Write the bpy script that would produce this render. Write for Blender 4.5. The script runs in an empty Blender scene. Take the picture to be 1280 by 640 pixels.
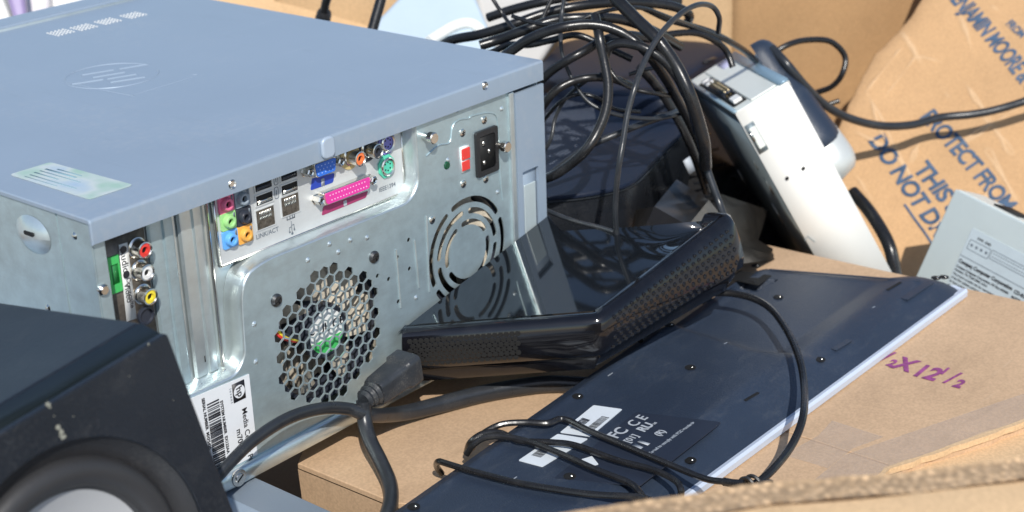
import bpy, bmesh, math, random
from math import sin, cos, pi, radians, sqrt, atan2
from mathutils import Vector as V, Matrix, noise as N
random.seed(7)
sc = bpy.context.scene
COL = sc.collection

# ---------------------------------------------------------------- camera
F, YAW, PIT, ROL = 1985.0, .8611, .3852, -.0363
CP = V((-.4635, -.6983, .4964))
fwd = V((sin(YAW)*cos(PIT), cos(YAW)*cos(PIT), -sin(PIT)))
_r = V((cos(YAW), -sin(YAW), 0)); _u = _r.cross(fwd)
CR = _r*cos(ROL)+_u*sin(ROL); CU = _u*cos(ROL)-_r*sin(ROL)
cd = bpy.data.cameras.new('camera'); cam = bpy.data.objects.new('camera', cd); COL.objects.link(cam)
cam.matrix_world = Matrix(((CR.x, CU.x, -fwd.x, CP.x), (CR.y, CU.y, -fwd.y, CP.y), (CR.z, CU.z, -fwd.z, CP.z), (0, 0, 0, 1)))
cd.sensor_width = 36; cd.lens = F/1280*36; cd.clip_start = .02; cd.clip_end = 200
cd.dof.use_dof = True; cd.dof.focus_distance = 1.0; cd.dof.aperture_fstop = 9.5
sc.camera = cam
def ray(x, y): return fwd+CR*((x-640)/F)-CU*((y-320)/F)
def AT(x, y, t): return CP+ray(x, y)*t                      # surveyed point at distance t
def onZ(x, y, z): d = ray(x, y); return CP+d*((z-CP.z)/d.z)
def onY(x, y, v): d = ray(x, y); return CP+d*((v-CP.y)/d.y)
def onX(x, y, v): d = ray(x, y); return CP+d*((v-CP.x)/d.x)
def onP(x, y, O, n): d = ray(x, y); return CP+d*((O-CP).dot(n)/d.dot(n))

# ---------------------------------------------------------------- materials
def mat(name, col, rough=.5, metal=0., var=.12, vscale=18., bump=.0, bscale=200., dust=0., dustcol=(.45, .4, .33), spec=.5, coat=0., aniso=None, dscale=30., rvar=.08):
    m = bpy.data.materials.new(name); m.use_nodes = True
    nt = m.node_tree; b = nt.nodes['Principled BSDF']; L = nt.links.new
    tc = nt.nodes.new('ShaderNodeTexCoord')
    mp = nt.nodes.new('ShaderNodeMapping'); L(tc.outputs['Object'], mp.inputs[0])
    if aniso: mp.inputs['Scale'].default_value = aniso
    n1 = nt.nodes.new('ShaderNodeTexNoise'); n1.inputs['Scale'].default_value = vscale; n1.inputs['Detail'].default_value = 5; n1.inputs['Roughness'].default_value = .65
    L(mp.outputs[0], n1.inputs['Vector'])
    r = nt.nodes.new('ShaderNodeValToRGB'); r.color_ramp.elements[0].position = .3; r.color_ramp.elements[1].position = .7
    r.color_ramp.elements[0].color = (*[c*(1-var) for c in col], 1); r.color_ramp.elements[1].color = (*[min(1, c*(1+var)) for c in col], 1)
    L(n1.outputs['Fac'], r.inputs[0]); out = r.outputs[0]
    if dust:
        n2 = nt.nodes.new('ShaderNodeTexNoise'); n2.inputs['Scale'].default_value = dscale*22; n2.inputs['Detail'].default_value = 4
        L(tc.outputs['Object'], n2.inputs['Vector'])
        n3 = nt.nodes.new('ShaderNodeTexNoise'); n3.inputs['Scale'].default_value = dscale; n3.inputs['Detail'].default_value = 3
        L(tc.outputs['Object'], n3.inputs['Vector'])
        mu = nt.nodes.new('ShaderNodeMath'); mu.operation = 'MULTIPLY'; L(n2.outputs['Fac'], mu.inputs[0]); L(n3.outputs['Fac'], mu.inputs[1])
        mr = nt.nodes.new('ShaderNodeMapRange'); mr.inputs[1].default_value = .28; mr.inputs[2].default_value = .50; mr.inputs[4].default_value = dust
        L(mu.outputs[0], mr.inputs[0])
        mx = nt.nodes.new('ShaderNodeMixRGB'); L(mr.outputs[0], mx.inputs[0]); L(out, mx.inputs[1]); mx.inputs[2].default_value = (*dustcol, 1)
        out = mx.outputs[0]
    L(out, b.inputs['Base Color'])
    b.inputs['Metallic'].default_value = metal
    rr = nt.nodes.new('ShaderNodeMapRange'); rr.inputs[3].default_value = max(.02, rough-rvar); rr.inputs[4].default_value = min(1, rough+rvar)
    L(n1.outputs['Fac'], rr.inputs[0]); L(rr.outputs[0], b.inputs['Roughness'])
    b.inputs['Specular IOR Level'].default_value = spec
    b.inputs['Coat Weight'].default_value = coat; b.inputs['Coat Roughness'].default_value = .08
    if bump:
        nb = nt.nodes.new('ShaderNodeTexNoise'); nb.inputs['Scale'].default_value = bscale; nb.inputs['Detail'].default_value = 4
        L(mp.outputs[0], nb.inputs['Vector'])
        bp = nt.nodes.new('ShaderNodeBump'); bp.inputs['Strength'].default_value = bump; bp.inputs['Distance'].default_value = .001
        L(nb.outputs['Fac'], bp.inputs['Height']); L(bp.outputs[0], b.inputs['Normal'])
    m['_b'] = 1
    return m
def addbump(m, tex, scale, strength, dist, stretch=None, feature=None, invert=False):
    nt = m.node_tree; b = nt.nodes['Principled BSDF']; L = nt.links.new
    tc = nt.nodes.new('ShaderNodeTexCoord'); mp = nt.nodes.new('ShaderNodeMapping'); L(tc.outputs['Object'], mp.inputs[0])
    if stretch: mp.inputs['Rotation'].default_value = stretch[0]; mp.inputs['Scale'].default_value = stretch[1]
    t = nt.nodes.new(tex)
    if 'Scale' in t.inputs: t.inputs['Scale'].default_value = scale
    if feature: t.feature = feature
    L(mp.outputs[0], t.inputs[0] if tex != 'ShaderNodeTexNoise' else t.inputs['Vector'])
    h = t.outputs[0]
    if feature == 'DISTANCE_TO_EDGE':
        mr = nt.nodes.new('ShaderNodeMapRange'); mr.inputs[2].default_value = .08; L(h, mr.inputs[0]); h = mr.outputs[0]
    bp = nt.nodes.new('ShaderNodeBump'); bp.inputs['Strength'].default_value = strength; bp.inputs['Distance'].default_value = dist; bp.invert = invert
    L(h, bp.inputs['Height'])
    old = b.inputs['Normal'].links
    if old: L(old[0].from_socket, bp.inputs['Normal'])
    L(bp.outputs[0], b.inputs['Normal'])
    return m
steel = mat('galvanised_steel', (.50, .62, .655), .40, .66, .09, 90, .10, 300, dust=.12, dustcol=(.38, .38, .36))
addbump(steel, 'ShaderNodeTexNoise', 7, .12, .004)
steel2 = mat('bright_steel', (.68, .76, .77), .32, .8, .1, 40, .1, 300)
addbump(steel2, 'ShaderNodeTexNoise', 14, .3, .004)
steel_shield = mat('shield_steel', (.66, .68, .68), .5, .35, .07, 40, .05, 300)
nickel = mat('nickel', (.75, .72, .66), .22, 1., .1, 90)
darkscrew = mat('dark_screw', (.12, .12, .12), .35, .9, .2, 90)
paint = mat('blue_grey_paint', (.295, .368, .455), .36, .15, .05, 5, .05, 900, dust=.2, dustcol=(.5, .5, .5), dscale=9)
def smear(m, col, strength, sc_=(3, 26, 3), rot=.5, lo=.60, hi=.80, scale=5):
    nt = m.node_tree; L = nt.links.new; b = nt.nodes['Principled BSDF']; src = b.inputs['Base Color'].links[0].from_socket
    tc = nt.nodes.new('ShaderNodeTexCoord'); mp = nt.nodes.new('ShaderNodeMapping'); mp.inputs['Rotation'].default_value = (0, 0, rot); mp.inputs['Scale'].default_value = sc_
    L(tc.outputs['Object'], mp.inputs[0]); n = nt.nodes.new('ShaderNodeTexNoise'); n.inputs['Scale'].default_value = scale; n.inputs['Detail'].default_value = 7; n.inputs['Roughness'].default_value = .7; L(mp.outputs[0], n.inputs['Vector'])
    mr = nt.nodes.new('ShaderNodeMapRange'); mr.inputs[1].default_value = lo; mr.inputs[2].default_value = hi; mr.inputs[4].default_value = strength; L(n.outputs['Fac'], mr.inputs[0])
    mx = nt.nodes.new('ShaderNodeMixRGB'); L(mr.outputs[0], mx.inputs[0]); L(src, mx.inputs[1]); mx.inputs[2].default_value = (*col, 1); L(mx.outputs[0], b.inputs['Base Color'])
smear(paint, (.52, .56, .60), .35); smear(paint, (.22, .27, .33), .35, (26, 4, 4), -.3, .58, .8, 3)
smear(steel, (.36, .42, .44), .5, (4, 4, 12), 0, .5, .75, 6)
paint_edge = mat('pale_edge_paint', (.52, .6, .62), .4, .3, .1, 20)  # pale tone; on the front gap strip it stands for caught light
blackpl = mat('black_plastic', (.020, .020, .022), .42, 0, .2, 30, .25, 700, dust=.2, dustcol=(.16, .15, .14), dscale=40)
cablem = mat('cable_rubber', (.012, .012, .013), .27, 0, .25, 50, .1, 400, dust=.15, dustcol=(.14, .13, .12), dscale=60)
cable_grey = mat('grey_cable_rubber', (.024, .027, .032), .30, 0, .2, 50, .1, 400, dust=.2, dustcol=(.2, .19, .17), dscale=60)
plugm = mat('plug_rubber', (.028, .032, .038), .40, 0, .25, 50, .3, 300, dust=.6, dustcol=(.2, .19, .17), dscale=60)
gloss = mat('glossy_black', (.006, .006, .008), .10, 0, .3, 30, .0, dust=.05, dustcol=(.2, .2, .19), dscale=70, coat=.35, spec=.5, rvar=.03)
glossg = mat('glossy_grey_black', (.020, .023, .026), .20, 0, .2, 30, 0, dust=.12, dustcol=(.16, .16, .15), dscale=60, coat=.1, spec=.35, rvar=.04)
navy = mat('navy_black_plastic', (.022, .033, .056), .42, 0, .12, 12, .35, 900, dust=.16, dustcol=(.13, .14, .16), dscale=25)
navy2 = mat('navy_device_plastic', (.008, .013, .028), .46, 0, .15, 12, .2, 800, dust=.10, dustcol=(.08, .09, .12), dscale=25, spec=.22)
darkside = mat('dark_grey_plastic', (.012, .014, .018), .28, 0, .2, 15, .15, 500, dust=.15, dustcol=(.12, .12, .12), dscale=30)
spk = mat('speaker_vinyl', (.010, .013, .019), .40, 0, .15, 14, .25, 700, dust=.16, dustcol=(.13, .13, .13), dscale=22)
smear(navy, (.12, .13, .14), .3, (4, 14, 4), .3, .55, .8, 8); smear(spk, (.06, .06, .06), .3, (6, 14, 6), .9, .55, .8, 7)
rubber = mat('rubber_surround', (.03, .03, .032), .5, 0, .1, 20, .1, 400)
conem = mat('grey_cone', (.37, .375, .385), .45, .0, .04, 10, .05, 500)
hole = mat('dark_opening', (.006, .006, .006), .7, 0, .1)
beige = mat('offwhite_metal', (.74, .77, .72), .42, .1, .05, 15, .05, 400, dust=.12, dustcol=(.5, .48, .42))
white = mat('white_painted_metal', (.84, .83, .78), .4, 0, .03, 15)
silverpl = mat('silver_plastic', (.6, .62, .6), .38, .3, .06, 20)
drive_side = mat('drive_side_steel', (.32, .38, .40), .38, .6, .1, 25, .1, 200)
compaqm = mat('pale_grey_metal', (.62, .70, .70), .42, .25, .04, 12, .04, 300)
lightblue = mat('light_blue_plastic', (.50, .60, .68), .45, 0, .05, 8)
strip_m = mat('silver_blue_strip', (.55, .62, .74), .35, .1, .04, 10)
whitepaper = mat('white_paper', (.78, .80, .82), .5, 0, .03, 50)
barcodep = mat('pale_blue_paper', (.62, .67, .72), .5, 0, .04, 50)
inkblack = mat('black_ink', (.02, .02, .025), .5, 0, .1)
inkgrey = mat('grey_ink', (.16, .19, .22), .5, 0, .1)
inkblue = mat('blue_ink', (.035, .075, .14), .6, 0, .3, 120)
inkpurple = mat('purple_ink', (.27, .06, .20), .6, 0, .4, 180)
inkwhite = mat('white_print', (.40, .43, .47), .5, 0, .1)
inkfaint = mat('faint_white_print', (.26, .29, .33), .5, 0, .3, 300)
bagm = mat('black_plastic_film', (.014, .012, .010), .30, 0, .2, 20, .2, 60, dust=.2, dustcol=(.1, .08, .06))
def cm(name, c, r=.4, **k): return mat(name, c, r, 0, .06, 30, **k)
pink = cm('pink_plastic', (.80, .16, .30)); grey = cm('grey_plastic', (.28, .33, .38)); green = cm('lime_plastic', (.35, .68, .26)); blackp = cm('black_jack_plastic', (.03, .035, .05))
blue = cm('light_blue_jack_plastic', (.14, .42, .85)); orange = cm('orange_plastic', (.85, .42, .08)); vgab = cm('blue_connector_plastic', (.03, .17, .70)); magenta = cm('magenta_plastic', (.78, .05, .36))
patchb = cm('blue_patch_paint', (.02, .06, .42)); patchm = cm('magenta_patch_paint', (.34, .04, .13)); teal = cm('teal_plastic', (.10, .60, .42)); violet = cm('violet_plastic', (.22, .22, .62)); redp = cm('red_plastic', (.75, .05, .04)); yellow = cm('yellow_plastic', (.85, .68, .05)); whitep = cm('white_plastic', (.8, .8, .78)); greenp = cm('green_board', (.06, .50, .12)); rcao = cm('orange_rca_plastic', (.85, .20, .06))
amber = cm('amber_ring', (.62, .48, .22))
dustm = mat('dusty_fin', (.46, .41, .33), .8, 0, .35, 120, .4, 300)
goldm = mat('gold_pins', (.62, .50, .30), .35, .7, .2, 200)
def cardboard(name, col, rot=0., stretch=(1, 1, 1), flute=0., creases=0., seed=0., stain=.0):
    m = mat(name, col, .82, 0, .12, 5, .18, 420, spec=.25)
    nt = m.node_tree; L = nt.links.new; b = nt.nodes['Principled BSDF']
    src = b.inputs['Base Color'].links[0].from_socket
    tc = nt.nodes.new('ShaderNodeTexCoord')
    # fibre flecks
    n = nt.nodes.new('ShaderNodeTexNoise'); n.inputs['Scale'].default_value = 520; n.inputs['Detail'].default_value = 3; L(tc.outputs['Object'], n.inputs['Vector'])
    mr = nt.nodes.new('ShaderNodeMapRange'); mr.inputs[1].default_value = .35; mr.inputs[2].default_value = .65; mr.inputs[3].default_value = .90; mr.inputs[4].default_value = 1.07; L(n.outputs['Fac'], mr.inputs[0])
    mx = nt.nodes.new('ShaderNodeMixRGB'); mx.blend_type = 'MULTIPLY'; mx.inputs[0].default_value = 1; L(src, mx.inputs[1]); L(mr.outputs[0], mx.inputs[2])
    out = mx.outputs[0]
    # scuffs: paler worn patches
    n2 = nt.nodes.new('ShaderNodeTexNoise'); n2.inputs['Scale'].default_value = 26; n2.inputs['Detail'].default_value = 8; n2.inputs['Roughness'].default_value = .75; L(tc.outputs['Object'], n2.inputs['Vector'])
    m2 = nt.nodes.new('ShaderNodeMapRange'); m2.inputs[1].default_value = .60; m2.inputs[2].default_value = .74; m2.inputs[4].default_value = .22; L(n2.outputs['Fac'], m2.inputs[0])
    mx2 = nt.nodes.new('ShaderNodeMixRGB'); L(m2.outputs[0], mx2.inputs[0]); L(out, mx2.inputs[1]); mx2.inputs[2].default_value = (*[min(1, c*1.3+.05) for c in col], 1); out = mx2.outputs[0]
    if creases:
        vo = nt.nodes.new('ShaderNodeTexVoronoi'); vo.feature = 'DISTANCE_TO_EDGE'; vo.inputs['Scale'].default_value = creases
        nn = nt.nodes.new('ShaderNodeTexNoise'); nn.inputs['Scale'].default_value = 11; L(tc.outputs['Object'], nn.inputs['Vector'])
        va = nt.nodes.new('ShaderNodeMixRGB'); va.inputs[0].default_value = .16; L(tc.outputs['Object'], va.inputs[1]); L(nn.outputs['Color'], va.inputs[2])
        L(va.outputs[0], vo.inputs['Vector'])
        m3 = nt.nodes.new('ShaderNodeMapRange'); m3.inputs[1].default_value = .0; m3.inputs[2].default_value = .022; m3.inputs[3].default_value = .5; m3.inputs[4].default_value = 0.; L(vo.outputs['Distance'], m3.inputs[0])
        nk = nt.nodes.new('ShaderNodeTexNoise'); nk.inputs['Scale'].default_value = 8; L(tc.outputs['Object'], nk.inputs['Vector'])
        mk = nt.nodes.new('ShaderNodeMapRange'); mk.inputs[1].default_value = .42; mk.inputs[2].default_value = .6; L(nk.outputs['Fac'], mk.inputs[0])
        mm = nt.nodes.new('ShaderNodeMath'); mm.operation = 'MULTIPLY'; L(m3.outputs[0], mm.inputs[0]); L(mk.outputs[0], mm.inputs[1])
        mx3 = nt.nodes.new('ShaderNodeMixRGB'); L(mm.outputs[0], mx3.inputs[0]); L(out, mx3.inputs[1]); mx3.inputs[2].default_value = (*[min(1, c*1.35+.06) for c in col], 1); out = mx3.outputs[0]
        bp = nt.nodes.new('ShaderNodeBump'); bp.inputs['Strength'].default_value = .6; bp.inputs['Distance'].default_value = .0016; L(mm.outputs[0], bp.inputs['Height'])
        old = b.inputs['Normal'].links[0].from_socket; L(old, bp.inputs['Normal']); L(bp.outputs[0], b.inputs['Normal'])
    if flute:
        mp = nt.nodes.new('ShaderNodeMapping'); mp.inputs['Rotation'].default_value = (0, 0, rot); L(tc.outputs['Object'], mp.inputs[0])
        w = nt.nodes.new('ShaderNodeTexWave'); w.inputs['Scale'].default_value = flute; w.inputs['Distortion'].default_value = .6; w.inputs['Detail'].default_value = 2; L(mp.outputs[0], w.inputs['Vector'])
        bp = nt.nodes.new('ShaderNodeBump'); bp.inputs['Strength'].default_value = .4; bp.inputs['Distance'].default_value = .001; L(w.outputs['Fac'], bp.inputs['Height'])
        old = b.inputs['Normal'].links[0].from_socket; L(old, bp.inputs['Normal']); L(bp.outputs[0], b.inputs['Normal'])
    L(out, b.inputs['Base Color'])
    return m
card_box = cardboard('cardboard_box_brown', (.55, .375, .235), 0, flute=0)
card_tan = cardboard('cardboard_wall_tan', (.42, .25, .12), radians(-37), flute=55)
card_peach = cardboard('cardboard_wall_peach', (.60, .40, .22), 0)
card_flap = cardboard('cardboard_flap', (.52, .32, .165), 0)
card_edge = cardboard('cardboard_cut_edge', (.42, .29, .17), 0)
card_light = cardboard('cardboard_light', (.62, .43, .25), 0)

smear(card_box, (.34, .23, .145), .4, (3, 9, 3), .2, .52, .75, 6); smear(card_box, (.62, .46, .32), .45, (3, 30, 3), .1, .60, .72, 7); smear(card_flap, (.40, .25, .13), .4, (3, 3, 3), .2, .50, .75, 5); smear(card_tan, (.33, .2, .1), .35, (3, 3, 3), .2, .50, .75, 6)
# ---------------------------------------------------------------- object helpers
def tag(o, label=None, cat=None, group=None, kind=None):
    if label: o['label'] = label
    if cat: o['category'] = cat
    if group: o['group'] = group
    if kind: o['kind'] = kind
    return o
def thing(name, loc, label, cat, group=None):
    o = bpy.data.objects.new(name, None); COL.objects.link(o); o.location = V(loc); o.empty_display_size = .02
    return tag(o, label, cat, group)
def rootloc(p):
    s = V((0, 0, 0))
    while p: s += p.location; p = p.parent
    return s
class MB:
    def __init__(s): s.v = []; s.f = []; s.m = []; s.mi = 0
    def add(s, vs, fs, mi=None):
        o = len(s.v); s.v += [V(a) for a in vs]; s.f += [tuple(i+o for i in f) for f in fs]; s.m += [s.mi if mi is None else mi]*len(fs); return s
    def box(s, a, b, M=None, mi=None):
        a = V(a); b = V(b)
        vs = [V((x, y, z)) for z in (a.z, b.z) for y in (a.y, b.y) for x in (a.x, b.x)]
        if M: vs = [M@v for v in vs]
        return s.add(vs, [(0, 2, 3, 1), (4, 5, 7, 6), (0, 1, 5, 4), (2, 6, 7, 3), (0, 4, 6, 2), (1, 3, 7, 5)], mi)
    def prism(s, poly, lo, hi, M=None, mi=None):
        n = len(poly)
        vs = [V((p[0], p[1], lo)) for p in poly]+[V((p[0], p[1], hi)) for p in poly]
        if M: vs = [M@v for v in vs]
        return s.add(vs, [tuple(range(n-1, -1, -1)), tuple(range(n, 2*n))]+[(i, (i+1) % n, n+(i+1) % n, n+i) for i in range(n)], mi)
    def lathe(s, prof, M=None, n=28, mi=None, a0=0, a1=2*pi):
        vs = []; full = abs(a1-a0-2*pi) < 1e-6; k = n if full else n+1
        for i in range(k):
            a = a0+(a1-a0)*i/n
            vs += [V((r*cos(a), r*sin(a), z)) for r, z in prof]
        if M: vs = [M@v for v in vs]
        m = len(prof); fs = []
        for i in range(n):
            j = (i+1) % k
            for q in range(m-1): fs.append((i*m+q, j*m+q, j*m+q+1, i*m+q+1))
        return s.add(vs, fs, mi)
    def tube(s, pts, r, n=10, mi=None, flat=1., up=None, caps=True):
        pts = [V(p) for p in pts]; vs = []; m = len(pts)
        T = [(pts[min(i+1, m-1)]-pts[max(i-1, 0)]).normalized() for i in range(m)]
        nn = T[0].orthogonal().normalized() if up is None else (V(up)-T[0]*V(up).dot(T[0])).normalized()
        for i in range(m):
            nn = (nn-T[i]*nn.dot(T[i])).normalized(); bb = T[i].cross(nn)
            rr = r[i] if isinstance(r, (list, tuple)) else r
            for k in range(n):
                a = 2*pi*k/n; vs.append(pts[i]+nn*(cos(a)*rr)+bb*(sin(a)*rr*flat))
        fs = [(i*n+k, i*n+(k+1) % n, (i+1)*n+(k+1) % n, (i+1)*n+k) for i in range(m-1) for k in range(n)]
        if caps: fs += [tuple(range(n-1, -1, -1)), tuple(range((m-1)*n, m*n))]
        return s.add(vs, fs, mi)
    def ball(s, c, r, M=None, mi=None, n=10, m=6):
        c = V(c); prof = [(r*sin(pi*i/m)+1e-6, -r*cos(pi*i/m)) for i in range(m+1)]
        return s.lathe(prof, Matrix.Translation(c) if M is None else M@Matrix.Translation(c), n, mi)
    def grid(s, fn, nu, nv, mi=None):
        vs = [fn(i/nu, j/nv) for i in range(nu+1) for j in range(nv+1)]
        return s.add(vs, [(i*(nv+1)+j, (i+1)*(nv+1)+j, (i+1)*(nv+1)+j+1, i*(nv+1)+j+1) for i in range(nu) for j in range(nv)], mi)
    def build(s, name, mats, parent=None, smooth=True, bevel=0., seg=2, ang=35, solid=0., face=None):
        mats = mats if isinstance(mats, (list, tuple)) else [mats]
        off = rootloc(parent)
        me = bpy.data.meshes.new(name); me.from_pydata([v-off for v in s.v], [], s.f); me.update()
        for m in mats: me.materials.append(m)
        if len(mats) > 1:
            for p, mi in zip(me.polygons, s.m): p.material_index = mi
        bm = bmesh.new(); bm.from_mesh(me); bmesh.ops.recalc_face_normals(bm, faces=bm.faces)
        if face is not None:
            bm.normal_update()
            if sum((f.normal*f.calc_area() for f in bm.faces), V()).dot(face) < 0: bmesh.ops.reverse_faces(bm, faces=bm.faces)
            bm.normal_update()
        for e in bm.edges:
            e.smooth = not (len(e.link_faces) == 2 and e.calc_face_angle(0) > radians(ang))
        bm.to_mesh(me); bm.free()
        if smooth:
            for p in me.polygons: p.use_smooth = True
        o = bpy.data.objects.new(name, me); COL.objects.link(o)
        if parent: o.parent = parent
        if solid: md = o.modifiers.new('solid', 'SOLIDIFY'); md.thickness = solid; md.offset = -1
        if bevel:
            md = o.modifiers.new('bevel', 'BEVEL'); md.width = bevel; md.segments = seg; md.limit_method = 'ANGLE'; md.angle_limit = radians(30); md.harden_normals = True
        return o
def frame(O, x, y):
    x = V(x).normalized(); y = V(y); y = (y-x*y.dot(x)).normalized(); z = x.cross(y); O = V(O)
    return Matrix(((x.x, y.x, z.x, O.x), (x.y, y.y, z.y, O.y), (x.z, y.z, z.z, O.z), (0, 0, 0, 1)))
def curve_mesh(cu, M):
    ob = bpy.data.objects.new('tmp', cu); COL.objects.link(ob)
    bpy.context.view_layer.update()
    me = bpy.data.meshes.new_from_object(ob.evaluated_get(bpy.context.evaluated_depsgraph_get()))
    bpy.data.objects.remove(ob)
    vs = [M@v.co for v in me.vertices]; fs = [tuple(p.vertices) for p in me.polygons]
    bpy.data.meshes.remove(me); return vs, fs
def plate(loops, M, th, bev=0.):
    """flat plate with holes: loops[0] outline, the others holes; its face is at local z=0 and it goes back by th"""
    cu = bpy.data.curves.new('c', 'CURVE'); cu.dimensions = '2D'; cu.fill_mode = 'BOTH'; cu.extrude = th/2; cu.bevel_depth = bev
    for lp in loops:
        sp = cu.splines.new('POLY'); sp.points.add(len(lp)-1)
        for p, q in zip(sp.points, lp): p.co = (q[0], q[1], 0, 1)
        sp.use_cyclic_u = True
    return curve_mesh(cu, M@Matrix.Translation((0, 0, -th/2)))
def text(body, size, M, align='CENTER', bold=0., ext=.0, sx=1., warp=None, spacing=1.):
    cu = bpy.data.curves.new('t', 'FONT'); cu.body = body; cu.size = size; cu.align_x = align; cu.align_y = 'CENTER'; cu.offset = bold; cu.extrude = ext; cu.space_character = spacing; cu.resolution_u = 3
    vs, fs = curve_mesh(cu, M@Matrix.Diagonal((sx, 1, 1, 1)))
    if warp: vs = [warp(v) for v in vs]
    return vs, fs
def rrect(x0, y0, x1, y1, r, n=5):
    out = []
    for cx, cy, a in ((x1-r, y1-r, 0), (x0+r, y1-r, pi/2), (x0+r, y0+r, pi), (x1-r, y0+r, 1.5*pi)):
        out += [(cx+r*cos(a+pi/2*k/n), cy+r*sin(a+pi/2*k/n)) for k in range(n+1)]
    return out
def circ(cx, cy, r, n=16, a=0): return [(cx+r*cos(a+2*pi*k/n), cy+r*sin(a+2*pi*k/n)) for k in range(n)]
def rnd(poly, rads, n=6):
    out = []; m = len(poly)
    for i, p in enumerate(poly):
        r = rads[i] if isinstance(rads, (list, tuple)) else rads
        p = V((p[0], p[1])); a = V(poly[i-1][:2])-p; b = V(poly[(i+1) % m][:2])-p
        if r <= 0: out.append(tuple(p)); continue
        r1 = min(r, a.length*.49, b.length*.49); A = p+a.normalized()*r1; B = p+b.normalized()*r1
        for k in range(n+1):
            t = k/n; q = A*(1-t)**2+p*2*t*(1-t)+B*t*t; out.append(tuple(q))
    return out
def spline(pts, n=10):
    pts = [V(p) for p in pts]; P = [pts[0]*2-pts[1]]+pts+[pts[-1]*2-pts[-2]]; out = []
    for i in range(1, len(P)-2):
        for k in range(n):
            t = k/n; a, b, c, d = P[i-1:i+3]
            out.append(.5*((2*b)+(c-a)*t+(2*a-5*b+4*c-d)*t*t+(-a+3*b-3*c+d)*t**3))
    out.append(P[-2]); return out
def cable(name, label, pts, r, m=None, cat='cable', parent=None, n=12, flat=1., up=None, group=None):
    W = [p if isinstance(p, V) else AT(*p) for p in pts]
    o = MB().tube(spline(W, 12), r, n, flat=flat, up=up).build(name, m or cablem, parent)
    if label: tag(o, label, cat, group)
    return o
def piece(loops_or_vf, name, m, parent, **k):
    b = MB(); b.add(*loops_or_vf); return b.build(name, m, parent, **k)

# ================================================================ TOWER (lies on its side; world axes = its axes)
W, D, H = .385, .415, .2
T = thing('desktop_computer', (.19, .2, 0), 'blue-grey desktop computer tower on its side, steel back panel with ports facing out', 'computer')
RF = frame((0, 0, 0), (1, 0, 0), (0, 0, 1))        # local (x, z) on the back plane, normal -y
def RP(y=0): return frame((0, y, 0), (1, 0, 0), (0, 0, 1))
def bx(px, py, y=0.): p = onY(px, py, y); return (p.x, p.z)
# --- cover: top sheet and rolled back lip, swept along x
prof = [(D, H+.0005)]+[(-.0015+.002*cos(a)-.0, H-.0015+.002*sin(a)) for a in [pi/2+pi/2*k/6 for k in range(7)]]+[(-.0035, .1862), (-.0022, .1862), (-.0022, H-.0015), (D, H-.0012)]
cv = MB(); x0, x1 = -.0025, W+.0025
k = len(prof)
xs = [x0, x0+.0008, x1-.0008, x1]
vs = []
for i, x in enumerate(xs):
    ins = .0006 if i in (0, 3) else 0
    vs += [V((x, min(y+ins, D), z-ins)) for y, z in prof]
fs = [(i*k+j, (i+1)*k+j, (i+1)*k+(j+1) % k, i*k+(j+1) % k) for i in range(3) for j in range(k)]+[tuple(range(k)), tuple(range(3*k, 4*k))]
cv.add(vs, fs)
cover = cv.build('side_cover', paint, T)
# pressed tab on the lip and screw holes
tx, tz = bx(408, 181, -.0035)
MB().prism(rrect(tx-.0055, tz-.0085, tx+.0055, tz+.0055, .004), 0, .0030, RP(-.0030)).build('pressed_tab', mat('lit_tab_paint', (.42, .50, .60), .35, .2, .03, 20), cover, bevel=.0022, seg=4)  # highlight put into its colour, paler than the cover
for q in ((290, 230), (606, 107)):
    a, b_ = bx(*q, -.0035)
    MB().lathe([(0, .0002), (.0016, .0002), (.0024, .0009), (.0029, .0003), (.0029, -.0003)], RP(-.0035)@Matrix.Translation((a, b_, 0)), 20).build('screw', nickel, cover)
# embossed logo: ring and bars, pressed out of the sheet
def TZ(px, py): return onZ(px, py, H)
eb = MB()
ca, cb = TZ(140, 97), None
ax = (TZ(197, 95)-TZ(83, 96)); mid = (TZ(197, 95)+TZ(83, 96))/2
rr_ = ax.length/2; e_x = V((1, 0, 0)); 
ang0 = atan2(ax.y, ax.x)
a_, b2 = rr_*.98, rr_*.98
ringp = [mid+V((cos(t)*a_, sin(t)*b2, .0004)) for t in [2*pi*i/64 for i in range(60)]]
eb.tube(ringp, .0007, 6)
for (p, q) in (((102.6, 95.5), (142, 89)), ((149, 88), (183, 82)), ((116, 98.6), (156, 92)), ((134, 100.6), (170, 94.5)), ((90, 107), (129, 101)), ((138, 104.7), (181, 98))):
    A = TZ(*p); B = TZ(*q); A.z = B.z = H+.0005
    eb.tube([A, (A+B)/2, B], .0010, 6)
par = [TZ(*q) for q in ((84, 104), (160, 119.5), (172, 118), (243, 96), (240, 94))]
for v in par: v.z = H+.0003
eb.tube(spline(par, 6), .0005, 6)
eb.build('embossed_logo', paint, cover)
for cx, cy in ((76, 41.5), (105, 35), (135, 27.5), (167, 20)):
    c = TZ(cx, cy); vb = MB()
    for i in range(5):
        for j in range(5):
            p = c+V(((i-2)*.0036, (j-2)*.0036, .0006)); 
            vb.lathe([(0, .0004), (.0006, .0004), (.0010, .0000)], Matrix.Translation(p), 8)
    vb.build('vent', white, cover)
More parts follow.
